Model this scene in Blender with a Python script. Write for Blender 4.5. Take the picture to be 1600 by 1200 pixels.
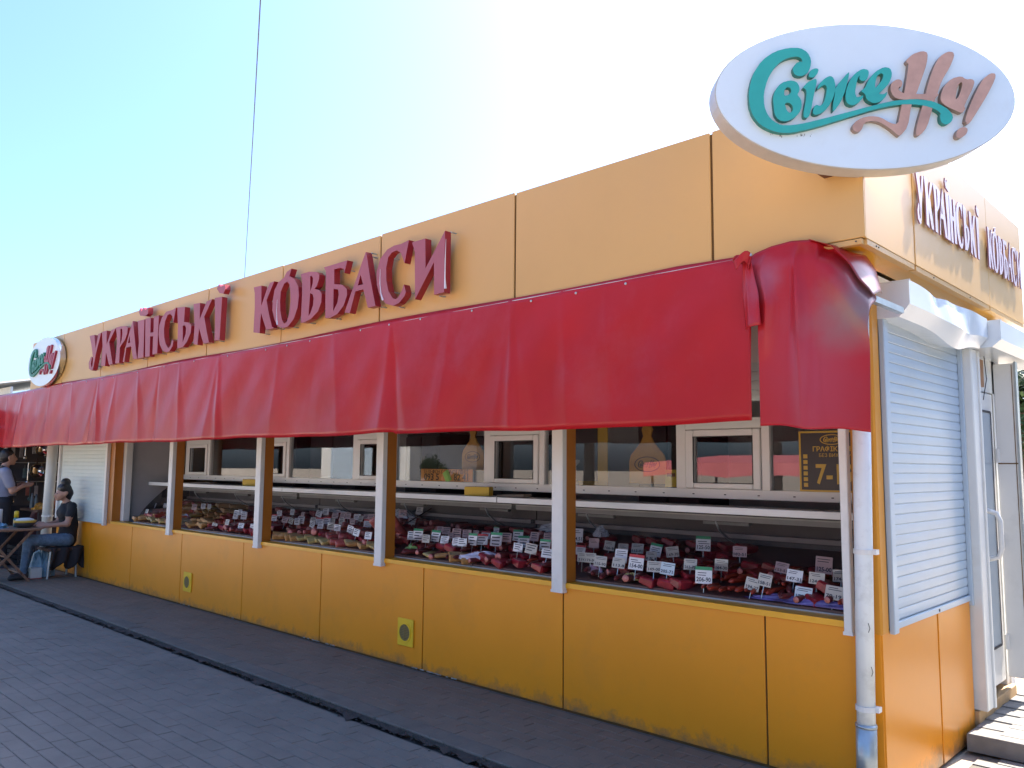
import bpy, bmesh, math, random
import numpy as np
from mathutils import Vector, Matrix
from mathutils.geometry import tessellate_polygon
random.seed(7)
for o in list(bpy.data.objects): bpy.data.objects.remove(o)
S = bpy.context.scene
COL = S.collection
R = math.radians

# ------------------------------------------------------------------ camera
YAW, PITCH, ROLL, FPX = 0.7652, 0.1025, 0.0085, 1269.22
CAM = Vector((2.1792, -4.3094, 1.6058))
fw = Vector((-math.sin(YAW)*math.cos(PITCH), math.cos(YAW)*math.cos(PITCH), math.sin(PITCH)))
rt = Vector((math.cos(YAW), math.sin(YAW), 0)); up = rt.cross(fw)
r2 = rt*math.cos(ROLL)+up*math.sin(ROLL); u2 = -rt*math.sin(ROLL)+up*math.cos(ROLL)
cd = bpy.data.cameras.new('camera'); cam = bpy.data.objects.new('camera', cd); COL.objects.link(cam)
M = Matrix((r2, u2, -fw)).transposed().to_4x4(); M.translation = CAM
cam.matrix_world = M
cd.sensor_width = 36; cd.lens = FPX/1600*36; cd.clip_end = 2000; cd.clip_start = .05
S.camera = cam

# ------------------------------------------------------------------ sky and sun
SUN_EL, SUN_DEL = R(47), R(6)        # the sun stands behind the kiosk, a little round to its end
w = bpy.data.worlds.new('World'); S.world = w; w.use_nodes = True
nt = w.node_tree; bg = nt.nodes['Background']
sky = nt.nodes.new('ShaderNodeTexSky'); sky.sky_type = 'NISHITA'; sky.sun_disc = False
sky.sun_elevation = SUN_EL; sky.sun_rotation = SUN_DEL
sky.air_density = 1.0; sky.dust_density = 3.5; sky.ozone_density = 10.0; sky.altitude = 100
nt.links.new(sky.outputs[0], bg.inputs[0]); bg.inputs[1].default_value = 0.124
sd = bpy.data.lights.new('sun', 'SUN'); sd.energy = 5.0; sd.angle = R(.55); sd.color = (1, .92, .80)
sun = bpy.data.objects.new('sun', sd); COL.objects.link(sun)
tosun = Vector((math.sin(SUN_DEL)*math.cos(SUN_EL), math.cos(SUN_DEL)*math.cos(SUN_EL), math.sin(SUN_EL)))
sun.rotation_euler = tosun.to_track_quat('Z', 'Y').to_euler(); sun.location = (3, 6, 9)
vs = S.view_settings
vs.view_transform = 'Standard'; vs.look = 'None'; vs.gamma = 1; vs.use_curve_mapping = False
vs.exposure = 2.0

# ------------------------------------------------------------------ materials
MATS = {}
def mat(name, col, rough=.5, metal=0., spec=.5, var=.12, scale=6., bump=0., bscale=60., coat=0., dirt=None, stretch=None):
    """Principled surface whose colour wanders with object-space noise; dirt=(colour, amount, scale) adds stains."""
    if name in MATS: return MATS[name]
    m = bpy.data.materials.new(name); m.use_nodes = True; t = m.node_tree; N = t.nodes; L = t.links
    b = N['Principled BSDF']; b.inputs['Roughness'].default_value = rough; b.inputs['Metallic'].default_value = metal
    b.inputs['Specular IOR Level'].default_value = spec; b.inputs['Coat Weight'].default_value = coat
    b.inputs['Coat Roughness'].default_value = .15
    g = N.new('ShaderNodeNewGeometry')
    src = g.outputs['Position']
    if stretch:
        mp = N.new('ShaderNodeMapping'); mp.inputs['Scale'].default_value = stretch; L.new(src, mp.inputs[0]); src = mp.outputs[0]
    n = N.new('ShaderNodeTexNoise'); n.inputs['Scale'].default_value = scale; n.inputs['Detail'].default_value = 6; n.inputs['Roughness'].default_value = .6
    L.new(src, n.inputs['Vector'])
    r = N.new('ShaderNodeValToRGB')
    c = Vector(col[:3])
    r.color_ramp.elements[0].position = .3; r.color_ramp.elements[1].position = .7
    r.color_ramp.elements[0].color = (*(c*(1-var)), 1); r.color_ramp.elements[1].color = (*[min(1, v*(1+var)) for v in c], 1)
    L.new(n.outputs['Fac'], r.inputs[0]); out = r.outputs[0]
    if dirt:
        dc, da, ds = dirt
        n2 = N.new('ShaderNodeTexNoise'); n2.inputs['Scale'].default_value = ds; n2.inputs['Detail'].default_value = 8; n2.inputs['Roughness'].default_value = .7
        L.new(src, n2.inputs['Vector'])
        r2_ = N.new('ShaderNodeValToRGB'); r2_.color_ramp.elements[0].position = .52; r2_.color_ramp.elements[1].position = .75
        r2_.color_ramp.elements[1].color = (da, da, da, 1); L.new(n2.outputs['Fac'], r2_.inputs[0])
        mx = N.new('ShaderNodeMix'); mx.data_type = 'RGBA'; L.new(r2_.outputs[0], mx.inputs[0]); L.new(out, mx.inputs[6]); mx.inputs[7].default_value = (*dc, 1)
        out = mx.outputs[2]
    L.new(out, b.inputs['Base Color'])
    if bump:
        n3 = N.new('ShaderNodeTexNoise'); n3.inputs['Scale'].default_value = bscale; n3.inputs['Detail'].default_value = 5
        L.new(g.outputs['Position'], n3.inputs['Vector'])
        bp = N.new('ShaderNodeBump'); bp.inputs['Strength'].default_value = bump; bp.inputs['Distance'].default_value = .01
        L.new(n3.outputs['Fac'], bp.inputs['Height']); L.new(bp.outputs[0], b.inputs['Normal'])
    MATS[name] = m; return m
def low_dirt(m, z0, z1, col, amt=.8):
    """splash dirt with a ragged noise edge, caked on between heights z0 and z1 of the real wall"""
    t = m.node_tree; N = t.nodes; L = t.links; b = N['Principled BSDF']
    src = b.inputs['Base Color'].links[0].from_socket
    g = N.new('ShaderNodeNewGeometry'); sx = N.new('ShaderNodeSeparateXYZ'); L.new(g.outputs['Position'], sx.inputs[0])
    n = N.new('ShaderNodeTexNoise'); n.inputs['Scale'].default_value = 7; n.inputs['Detail'].default_value = 9; n.inputs['Roughness'].default_value = .75; L.new(g.outputs['Position'], n.inputs['Vector'])
    ma = N.new('ShaderNodeMath'); ma.operation = 'MULTIPLY_ADD'; L.new(n.outputs['Fac'], ma.inputs[0]); ma.inputs[1].default_value = -(z1-z0)*3.2; L.new(sx.outputs['Z'], ma.inputs[2])
    mr = N.new('ShaderNodeMapRange'); mr.inputs['From Min'].default_value = z0-(z1-z0)*1.75; mr.inputs['From Max'].default_value = z1-(z1-z0)*1.75
    mr.inputs['To Min'].default_value = amt; mr.inputs['To Max'].default_value = 0; L.new(ma.outputs[0], mr.inputs['Value'])
    mx = N.new('ShaderNodeMix'); mx.data_type = 'RGBA'; L.new(mr.outputs[0], mx.inputs[0]); L.new(src, mx.inputs[6]); mx.inputs[7].default_value = (*col, 1)
    L.new(mx.outputs[2], b.inputs['Base Color'])
def glass(name, tint=(.93, .95, .95), rough=.0, f0=.045):
    if name in MATS: return MATS[name]
    m = bpy.data.materials.new(name); m.use_nodes = True; t = m.node_tree; N = t.nodes; L = t.links
    N.remove(N['Principled BSDF'])
    tr = N.new('ShaderNodeBsdfTransparent'); tr.inputs[0].default_value = (*tint, 1)
    gl = N.new('ShaderNodeBsdfGlossy'); gl.inputs['Roughness'].default_value = rough; gl.inputs['Color'].default_value = (1, 1, 1, 1)
    lw = N.new('ShaderNodeLayerWeight'); lw.inputs['Blend'].default_value = .5                # Schlick reflectance, the same from both sides
    pw = N.new('ShaderNodeMath'); pw.operation = 'POWER'; L.new(lw.outputs['Facing'], pw.inputs[0]); pw.inputs[1].default_value = 5
    fr = N.new('ShaderNodeMath'); fr.operation = 'MULTIPLY_ADD'; L.new(pw.outputs[0], fr.inputs[0]); fr.inputs[1].default_value = 1-f0; fr.inputs[2].default_value = f0
    mx = N.new('ShaderNodeMixShader'); L.new(fr.outputs[0], mx.inputs[0]); L.new(tr.outputs[0], mx.inputs[1]); L.new(gl.outputs[0], mx.inputs[2])
    L.new(mx.outputs[0], N['Material Output'].inputs[0]); MATS[name] = m; return m

orange = mat('orange_panel', (.80, .285, .010), .33, spec=.45, var=.04, scale=1.2, bump=.05, bscale=2.5, dirt=((.58, .24, .03), .4, 2.2))
low_dirt(orange, -.03, .09, (.16, .11, .07), .85)
fasc = mat('fascia_panel_orange', (.63, .365, .125), .36, spec=.4, var=.06, scale=.8, bump=.05, bscale=1.5, dirt=((.52, .31, .13), .4, 1.6))
orange_trim = mat('orange_trim', (.80, .37, .015), .28, var=.06, scale=3)
orange_in = mat('orange_mullion', (.42, .14, .015), .4, var=.06)
joint = mat('joint_dark', (.16, .08, .02), .7)
white = mat('white_plastic', (.72, .70, .66), .35, var=.03, scale=3, dirt=((.45, .44, .40), .3, 5))
slatm = mat('white_slat', (.43, .52, .60), .3, var=.03, scale=4, dirt=((.45, .46, .45), .25, 3))
slat_old = mat('cream_slat', (.60, .66, .62), .45, var=.05, scale=4, dirt=((.38, .38, .34), .35, 4))
galv = mat('galvanised_steel', (.42, .46, .47), .35, metal=.7, var=.15, scale=12)
chrome = mat('polished_steel', (.62, .63, .64), .15, metal=1, var=.05)
dark = mat('dark_interior', (.035, .032, .04), .5)
darkp = mat('dark_plum_panel', (.05, .035, .05), .45)
greyw = mat('grey_inner_wall', (.42, .41, .42), .6, var=.05)
inner_white = mat('inner_white_wall', (.5, .5, .52), .7, var=.06)
pvc = mat('upvc_frame', (.70, .68, .66), .3, var=.02)
metal_rail = mat('counter_rail', (.55, .52, .50), .35, var=.05)
deckm = mat('display_deck', (.12, .06, .055), .35, var=.2)
gl = glass('window_glass', (.86, .87, .88)); glc = glass('case_glass', (.74, .73, .74), f0=.035)

# ------------------------------------------------------------------ mesh helpers
class MB:
    def __init__(s): s.v = []; s.f = []; s.m = []
    def add(s, vs, fs, mi=0):
        k = len(s.v); s.v += [tuple(v) for v in vs]; s.f += [[i+k for i in f] for f in fs]; s.m += [mi]*len(fs); return s
    def box(s, x0, x1, y0, y1, z0, z1, mi=0, bev=0.):
        if bev <= 0:
            return s.add([(x0,y0,z0),(x1,y0,z0),(x1,y1,z0),(x0,y1,z0),(x0,y0,z1),(x1,y0,z1),(x1,y1,z1),(x0,y1,z1)],
                  [(0,3,2,1),(4,5,6,7),(0,1,5,4),(1,2,6,5),(2,3,7,6),(3,0,4,7)], mi)
        b = min(bev, (x1-x0)*.45, (y1-y0)*.45, (z1-z0)*.45)
        bm = bmesh.new(); bmesh.ops.create_cube(bm, size=1)
        for v in bm.verts: v.co = ((x0+x1)/2+v.co.x*(x1-x0), (y0+y1)/2+v.co.y*(y1-y0), (z0+z1)/2+v.co.z*(z1-z0))
        bmesh.ops.bevel(bm, geom=bm.edges[:], offset=b, segments=1, affect='EDGES')
        bm.verts.index_update(); s.add([v.co.copy() for v in bm.verts], [[v.index for v in f.verts] for f in bm.faces], mi); bm.free(); return s
    def tube(s, pts, rad, n=8, mi=0, cap=True):
        pts = [Vector(p) for p in pts]; k = len(pts)
        rads = rad if hasattr(rad, '__len__') else [rad]*k
        vs = []; ref = None
        for i, p in enumerate(pts):
            d = (pts[min(i+1, k-1)]-pts[max(i-1, 0)])
            d = d.normalized() if d.length > 1e-9 else Vector((0, 0, 1))
            if ref is None: ref = d.orthogonal().normalized()
            a = (ref-d*ref.dot(d)); a = a.normalized() if a.length > 1e-6 else d.orthogonal().normalized(); ref = a; b = d.cross(a)
            for j in range(n):
                t = 2*math.pi*j/n; vs.append(p+(a*math.cos(t)+b*math.sin(t))*rads[i])
        fs = [(i*n+j, i*n+(j+1) % n, (i+1)*n+(j+1) % n, (i+1)*n+j) for i in range(k-1) for j in range(n)]
        if cap: fs += [tuple(range(n-1, -1, -1)), tuple(range((k-1)*n, k*n))]
        return s.add(vs, fs, mi)
    def lathe(s, c, prof, n=20, mi=0, axis='z', sx=1, sy=1):
        """prof: list of (radius, height) along axis through c"""
        c = Vector(c); vs = []
        for r_, h in prof:
            for j in range(n):
                t = 2*math.pi*j/n; a, b = r_*math.cos(t)*sx, r_*math.sin(t)*sy
                vs.append(c+(Vector((a, b, h)) if axis == 'z' else Vector((h, a, b)) if axis == 'x' else Vector((a, h, b))))
        k = len(prof)
        fs = [(i*n+j, i*n+(j+1) % n, (i+1)*n+(j+1) % n, (i+1)*n+j) for i in range(k-1) for j in range(n)]
        fs += [tuple(range(n-1, -1, -1)), tuple(range((k-1)*n, k*n))]
        return s.add(vs, fs, mi)
    def prism(s, rings, fn, d0, d1, mi=0, mside=None):
        """rings: outer + holes of (a,b); fn(a,b,d)->xyz; front face at d1"""
        tri = tessellate_polygon([[Vector((a, b, 0)) for a, b in r] for r in rings])
        flat = [q for r in rings for q in r]; n = len(flat)
        s.add([fn(a, b, d1) for a, b in flat]+[fn(a, b, d0) for a, b in flat], [], mi)
        base = len(s.v)-2*n; ms = mi if mside is None else mside
        for t in tri:
            s.f.append([base+i for i in t]); s.m.append(mi); s.f.append([base+n+i for i in reversed(t)]); s.m.append(ms)
        k = 0
        for r in rings:
            m_ = len(r)
            for i in range(m_):
                a, b = k+i, k+(i+1) % m_; s.f.append([base+a, base+b, base+n+b, base+n+a]); s.m.append(ms)
            k += m_
        return s
    def mesh(s, name, mats, fix=True, smooth=False):
        me = bpy.data.meshes.new(name); me.from_pydata(s.v, [], s.f)
        for m in (mats if isinstance(mats, (list, tuple)) else [mats]): me.materials.append(m)
        me.polygons.foreach_set('material_index', s.m)
        if fix:
            bm = bmesh.new(); bm.from_mesh(me); bmesh.ops.recalc_face_normals(bm, faces=bm.faces[:]); bm.to_mesh(me); bm.free()
        if smooth: me.polygons.foreach_set('use_smooth', [True]*len(me.polygons))
        me.update(); return me
    def build(s, name, mats, parent=None, fix=True, smooth=False):
        return link(name, s.mesh(name, mats, fix, smooth), parent)
def link(name, me, parent=None, loc=None, rz=None):
    o = bpy.data.objects.new(name, me); COL.objects.link(o)
    if parent is not None:
        o.parent = parent; o.matrix_parent_inverse = WM[parent.name].inverted() if parent.name in WM else Matrix()
    if loc is not None: o.location = loc
    if rz is not None: o.rotation_euler = rz if hasattr(rz, '__len__') else (0, 0, rz)
    return o
WM = {}
def tag(o, label=None, cat=None, group=None, kind=None):
    if label: o['label'] = label
    if cat: o['category'] = cat
    if group: o['group'] = group
    if kind: o['kind'] = kind
    return o
def thing(name, label, cat, loc=(0, 0, 0), group=None):
    o = bpy.data.objects.new(name, None); COL.objects.link(o); o.location = loc; o.empty_display_size = .2
    WM[o.name] = Matrix.Translation(Vector(loc)); return tag(o, label, cat, group)
def B(name, m, parent, *a, bev=0.): return MB().box(*a, bev=bev).build(name, m, parent)
FONT_CACHE = {}
def text_mesh(txt, size, bold=0.):
    key = (txt, size, bold)
    if key not in FONT_CACHE:
        c = bpy.data.curves.new('lettering', 'FONT'); c.body = txt; c.size = size; c.align_x = 'CENTER'; c.align_y = 'CENTER'; c.offset = bold; c.resolution_u = 2; c.extrude = .0008
        o = bpy.data.objects.new('lettering', c); COL.objects.link(o)
        dg = bpy.context.evaluated_depsgraph_get(); me = bpy.data.meshes.new_from_object(o.evaluated_get(dg)); bpy.data.objects.remove(o); FONT_CACHE[key] = me
    return FONT_CACHE[key]
def text(txt, size, m, parent, loc, rot, bold=0., name='lettering', sx=1.):
    me = text_mesh(txt, size, bold).copy(); me.materials.clear(); me.materials.append(m)
    o = link(name, me, parent, loc, rot); o.scale = (sx, 1, 1); return o

# ------------------------------------------------------------------ traced outlines (metres)
LETTERS=[('u',[[[(-8.923,3.247),(-8.757,3.243),(-8.682,3.06),(-8.625,3.238),(-8.527,3.244),(-8.664,2.987),(-8.705,2.871),(-8.734,2.798),(-8.783,2.787),(-8.881,2.821),(-8.9,2.895),(-8.834,2.969),(-8.79,2.953),(-8.819,2.88),(-8.789,2.825),(-8.756,2.845),(-8.751,2.935),(-8.838,3.117)]]]),('k',[[[(-8.499,3.254),(-8.343,3.253),(-8.315,3.072),(-8.189,3.242),(-8.051,3.249),(-8.239,3.101),(-8.164,2.956),(-8.086,2.814),(-8.198,2.811),(-8.323,2.978),(-8.327,2.808),(-8.463,2.823),(-8.451,3.078)]]]),('r',[[[(-8.051,3.255),(-7.896,3.255),(-7.751,3.242),(-7.676,3.212),(-7.684,3.143),(-7.744,3.072),(-7.86,3.013),(-7.884,2.994),(-7.88,2.81),(-8.003,2.813),(-7.986,3.068),(-8.012,3.179)],[(-7.9,3.224),(-7.846,3.221),(-7.831,3.159),(-7.843,3.082),(-7.881,3.029)]]]),('a',[[[(-7.538,3.277),(-7.63,3.137),(-7.713,2.978),(-7.773,2.811),(-7.724,2.811),(-7.686,2.975),(-7.547,2.977),(-7.465,2.82),(-7.355,2.815),(-7.433,3.012),(-7.507,3.214)],[(-7.606,3.114),(-7.646,3.026),(-7.58,3.023)]]]),('yi',[[[(-7.391,3.259),(-7.2,3.254),(-7.174,2.818),(-7.338,2.816),(-7.322,3.001)]],[[(-7.344,3.405),(-7.296,3.361),(-7.244,3.398),(-7.19,3.364),(-7.111,3.381),(-7.11,3.31),(-7.18,3.291),(-7.331,3.314),(-7.372,3.363)]]]),('n',[[[(-7.176,3.26),(-7.03,3.254),(-7.015,3.08),(-6.931,3.078),(-6.943,3.252),(-6.811,3.254),(-6.803,2.828),(-6.927,2.824),(-6.936,3.036),(-7.015,3.037),(-7.004,2.81),(-7.125,2.815)]]]),('s',[[[(-6.457,3.27),(-6.379,3.284),(-6.427,3.126),(-6.456,3.193),(-6.517,3.235),(-6.58,3.229),(-6.638,3.166),(-6.657,3.083),(-6.641,2.989),(-6.59,2.906),(-6.519,2.857),(-6.466,2.88),(-6.442,2.947),(-6.4,2.922),(-6.417,2.868),(-6.483,2.822),(-6.563,2.816),(-6.664,2.843),(-6.748,2.922),(-6.791,3.033),(-6.784,3.14),(-6.727,3.219),(-6.618,3.27),(-6.537,3.27)]]]),('soft',[[[(-6.347,3.28),(-6.16,3.262),(-6.165,3.102),(-6.05,3.082),(-5.986,3.041),(-5.993,2.967),(-6.073,2.882),(-6.158,2.836),(-6.296,2.832),(-6.308,3.071)],[(-6.191,3.064),(-6.138,3.065),(-6.107,3.027),(-6.112,2.967),(-6.171,2.885)]]]),('k',[[[(-5.959,3.266),(-5.813,3.258),(-5.802,3.086),(-5.664,3.253),(-5.547,3.261),(-5.704,3.1),(-5.632,2.941),(-5.572,2.824),(-5.69,2.823),(-5.807,2.993),(-5.825,2.823),(-5.921,2.843),(-5.911,3.025)]]]),('i',[[[(-5.492,3.265),(-5.337,3.254),(-5.349,2.827),(-5.457,2.832),(-5.463,3.038)]],[[(-5.417,3.393),(-5.374,3.362),(-5.334,3.365),(-5.289,3.371),(-5.277,3.321),(-5.313,3.281),(-5.395,3.3),(-5.454,3.353)]]]),('k',[[[(-4.717,3.256),(-4.576,3.252),(-4.563,3.06),(-4.475,3.202),(-4.422,3.254),(-4.35,3.257),(-4.473,3.101),(-4.423,2.971),(-4.358,2.841),(-4.318,2.827),(-4.457,2.826),(-4.564,2.995),(-4.575,2.809),(-4.688,2.828),(-4.683,3.064),(-4.694,3.198)]]]),('o',[[[(-4.364,3.081),(-4.338,3.176),(-4.277,3.237),(-4.186,3.263),(-4.142,3.309),(-4.063,3.327),(-4.094,3.264),(-4.01,3.225),(-3.942,3.146),(-3.927,3.065),(-3.941,2.966),(-3.996,2.872),(-4.086,2.815),(-4.17,2.808),(-4.259,2.835),(-4.318,2.9),(-4.363,2.993)],[(-4.125,3.22),(-4.177,3.21),(-4.227,3.148),(-4.237,3.063),(-4.225,2.969),(-4.192,2.885),(-4.152,2.846),(-4.11,2.858),(-4.074,2.938),(-4.06,3.039),(-4.072,3.137),(-4.091,3.191)]]]),('v',[[[(-3.908,3.251),(-3.778,3.252),(-3.659,3.23),(-3.619,3.202),(-3.621,3.164),(-3.652,3.108),(-3.689,3.089),(-3.611,3.069),(-3.575,3.032),(-3.576,2.961),(-3.619,2.891),(-3.723,2.839),(-3.82,2.821),(-3.881,2.822),(-3.876,3.069),(-3.884,3.182)],[(-3.76,3.208),(-3.736,3.209),(-3.714,3.184),(-3.717,3.14),(-3.747,3.076)],[(-3.751,3.062),(-3.711,3.046),(-3.694,3.01),(-3.7,2.951),(-3.736,2.89),(-3.764,2.866)]]]),('b',[[[(-3.555,3.252),(-3.218,3.254),(-3.256,3.156),(-3.262,3.188),(-3.307,3.207),(-3.401,3.211),(-3.394,3.086),(-3.28,3.063),(-3.215,3.019),(-3.208,2.967),(-3.252,2.888),(-3.336,2.831),(-3.434,2.812),(-3.51,2.818),(-3.519,3.07),(-3.522,3.217)],[(-3.402,3.047),(-3.337,3.034),(-3.325,2.99),(-3.341,2.923),(-3.397,2.862)]]]),('a',[[[(-2.971,3.279),(-3.022,3.196),(-3.082,3.089),(-3.152,2.976),(-3.235,2.83),(-3.163,2.815),(-3.096,2.982),(-2.99,2.983),(-2.924,2.828),(-2.827,2.829),(-2.867,2.946),(-2.908,3.072),(-2.956,3.246)],[(-3.032,3.106),(-3.065,3.025),(-2.996,3.023)]]]),('s',[[[(-2.534,3.259),(-2.437,3.272),(-2.484,3.105),(-2.528,3.189),(-2.578,3.22),(-2.637,3.214),(-2.682,3.185),(-2.705,3.103),(-2.698,3.005),(-2.668,2.92),(-2.615,2.86),(-2.581,2.847),(-2.549,2.858),(-2.509,2.902),(-2.486,2.946),(-2.46,2.885),(-2.475,2.856),(-2.539,2.813),(-2.604,2.8),(-2.698,2.829),(-2.77,2.892),(-2.817,2.991),(-2.826,3.09),(-2.782,3.191),(-2.698,3.247),(-2.614,3.263)]]]),('y',[[[(-2.4,3.247),(-2.25,3.248),(-2.241,3.026),(-2.036,3.263),(-2.035,2.962),(-2.035,2.821),(-2.143,2.819),(-2.149,3.056),(-2.352,2.815),(-2.367,3.171)]]])]
LOGO=[[('C',[[(-0.3494,0.1097),(-0.3337,0.1372),(-0.3109,0.1493),(-0.3017,0.1436),(-0.3049,0.163),(-0.3252,0.1724),(-0.3628,0.1658),(-0.4007,0.1475),(-0.4352,0.1119),(-0.4664,0.057),(-0.4847,-0.009),(-0.4842,-0.0705),(-0.4668,-0.1163),(-0.4414,-0.1426),(-0.4085,-0.1593),(-0.3565,-0.1584),(-0.3006,-0.1478),(-0.207,-0.1231),(-0.1055,-0.0933),(-0.1018,-0.0928),(-0.034,-0.0731),(0.0339,-0.0534),(0.1245,-0.0309),(0.2146,-0.0233),(0.2818,-0.028),(0.3261,-0.0435),(0.3698,-0.0705),(0.3908,-0.1025),(0.3805,-0.1304),(0.3529,-0.1447),(0.3311,-0.1312),(0.3279,-0.1036),(0.3331,-0.0873),(0.3026,-0.0671),(0.2582,-0.054),(0.2046,-0.048),(0.1326,-0.0516),(0.0331,-0.0742),(-0.0575,-0.1036),(-0.1026,-0.1182),(-0.1328,-0.1287),(-0.2079,-0.1538),(-0.2829,-0.1762),(-0.3575,-0.1947),(-0.4131,-0.1957),(-0.4573,-0.185),(-0.5048,-0.1591),(-0.5372,-0.1175),(-0.5528,-0.0641),(-0.5531,0.0052),(-0.5329,0.0829),(-0.4903,0.1497),(-0.4295,0.1937),(-0.3653,0.2125),(-0.3091,0.2136),(-0.276,0.1928),(-0.2601,0.158),(-0.265,0.119),(-0.2827,0.0876),(-0.313,0.0754),(-0.3389,0.0827)]]),('v',[[(-0.4396,-0.0697),(-0.4424,-0.0313),(-0.4322,0.0074),(-0.4034,0.0428),(-0.362,0.0571),(-0.3323,0.0518),(-0.318,0.0289),(-0.3186,0.0057),(-0.3303,-0.0119),(-0.3122,-0.0328),(-0.3095,-0.0674),(-0.3215,-0.0983),(-0.3482,-0.1257),(-0.3858,-0.1416),(-0.419,-0.1346),(-0.4369,-0.1081)],[(-0.3894,0.0044),(-0.3778,0.0239),(-0.3592,0.0204),(-0.356,0.0011),(-0.3695,-0.0145),(-0.39,-0.0188)],[(-0.3891,-0.0534),(-0.3685,-0.0492),(-0.3522,-0.0643),(-0.3509,-0.0873),(-0.3662,-0.101),(-0.3807,-0.0879)]]),('i',[[(-0.3051,0.0214),(-0.2801,0.0489),(-0.2536,0.063),(-0.2385,0.0652),(-0.2371,0.0497),(-0.2519,-0.0085),(-0.2692,-0.0897),(-0.2813,-0.1206),(-0.2999,-0.1229),(-0.305,-0.1057),(-0.2922,-0.0478),(-0.2852,0.0024),(-0.2922,0.0178)]]),('i',[[(-0.2752,0.0878),(-0.2635,0.1074),(-0.2407,0.1176),(-0.2259,0.112),(-0.2341,0.0886),(-0.2533,0.0708),(-0.272,0.0723)]]),('zh',[[(-0.2383,0.011),(-0.23,0.0383),(-0.2011,0.0679),(-0.1745,0.0819),(-0.158,0.0706),(-0.15,0.0282),(-0.163,-0.0262),(-0.1905,-0.0729),(-0.2212,-0.1004),(-0.2512,-0.1086),(-0.262,-0.0973),(-0.2536,-0.0664),(-0.2422,-0.0584),(-0.2276,-0.0659),(-0.2085,-0.0501),(-0.196,-0.0075),(-0.1911,0.0274),(-0.202,0.0388),(-0.221,0.0268)]]),('zh',[[(-0.1558,0.0222),(-0.0877,0.103),(-0.0862,0.0914),(-0.1057,0.0135),(-0.13,-0.0449),(-0.1612,-0.0878),(-0.1687,-0.0879),(-0.1656,-0.0494),(-0.1549,-0.0067)]]),('zh',[[(-0.1038,0.0135),(-0.0854,0.0604),(-0.058,0.0958),(-0.0235,0.1178),(0.0026,0.1125),(0.0056,0.0931),(-0.0067,0.0618),(-0.0294,0.0575),(-0.0421,0.0689),(-0.0359,0.0846),(-0.0455,0.0766),(-0.0563,0.0377),(-0.0632,-0.0012),(-0.0547,-0.0242),(-0.0242,-0.0082),(-0.0266,-0.0237),(-0.048,-0.0472),(-0.0746,-0.0612),(-0.1004,-0.052),(-0.1088,-0.0252)]]),('e',[[(-0.0378,0.0101),(-0.0148,0.0245),(0.0,0.062),(0.0353,0.1046),(0.0767,0.1278),(0.1058,0.1223),(0.1136,0.0921),(0.0985,0.0499),(0.068,0.0167),(0.0448,-0.0023),(0.0717,-0.0041),(0.0866,0.0101),(0.0826,-0.0108),(0.0569,-0.0391),(0.0206,-0.049),(-0.0101,-0.0311),(-0.0158,-0.0034)],[(0.0334,0.0533),(0.0436,0.0861),(0.0621,0.0981),(0.0731,0.0913),(0.0652,0.0632),(0.0417,0.0348),(0.0301,0.0253)]])],[('h',[[(0.1819,0.1635),(0.2148,0.1946),(0.2607,0.211),(0.2866,0.2021),(0.2783,0.1466),(0.2502,0.0714),(0.2248,0.0057),(0.21,-0.027),(0.1976,-0.0551),(0.1776,-0.157),(0.14,-0.2013),(0.1269,-0.1947),(0.0924,-0.1631),(0.0487,-0.1362),(0.0131,-0.13),(-0.0229,-0.1375),(-0.0378,-0.1792),(-0.0648,-0.1865),(-0.082,-0.1661),(-0.0676,-0.1383),(-0.0356,-0.117),(0.0095,-0.107),(0.054,-0.1131),(0.0977,-0.14),(0.1311,-0.1463),(0.1444,-0.093),(0.1662,-0.0),(0.1947,0.145),(0.1859,0.1519)]]),('h',[[(0.3118,0.1379),(0.341,0.1854),(0.3784,0.2096),(0.4055,0.2078),(0.409,0.1867),(0.3837,0.13),(0.3447,0.0685),(0.3241,0.0122),(0.304,-0.0346),(0.2934,-0.0719),(0.2673,-0.1554),(0.2342,-0.1951),(0.2139,-0.1978),(0.2153,-0.1655),(0.2338,-0.1007),(0.2594,-0.0261),(0.2811,0.0579)]]),('h',[[(0.1615,0.051),(0.1554,0.0672),(0.1376,0.0716),(0.1099,0.0547),(0.1019,0.022),(0.1161,-0.0149),(0.1515,-0.0281),(0.2147,-0.0223),(0.2819,-0.0257),(0.3278,-0.0063),(0.3196,0.0121),(0.2697,0.0019),(0.2246,0.0011),(0.1706,0.0001),(0.1399,0.0181),(0.1452,0.0368),(0.154,0.0323)]]),('a',[[(0.3346,-0.0062),(0.3525,0.0407),(0.3903,0.0787),(0.4361,0.0912),(0.4579,0.0753),(0.4852,0.0781),(0.4982,0.0667),(0.4875,0.0339),(0.4577,-0.0225),(0.4425,-0.0553),(0.4489,-0.0644),(0.432,-0.0879),(0.4011,-0.0745),(0.3615,-0.0567),(0.3355,-0.034)],[(0.404,-0.0142),(0.4157,0.0418),(0.4349,0.0655),(0.441,0.0516),(0.4225,-0.0046),(0.4082,-0.0211)]]),('ex',[[(0.4522,-0.1337),(0.4414,-0.1247),(0.4648,-0.0595),(0.5001,0.0155),(0.5348,0.0767),(0.5726,0.1078),(0.5974,0.106),(0.5937,0.0778),(0.5536,0.0025),(0.4997,-0.082),(0.4657,-0.1335),(0.4473,-0.143)]]),('ex',[[(0.3981,-0.1854),(0.4104,-0.1621),(0.4378,-0.1524),(0.4552,-0.1636),(0.445,-0.1892),(0.4172,-0.208),(0.3995,-0.2037)]])]]
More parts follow.
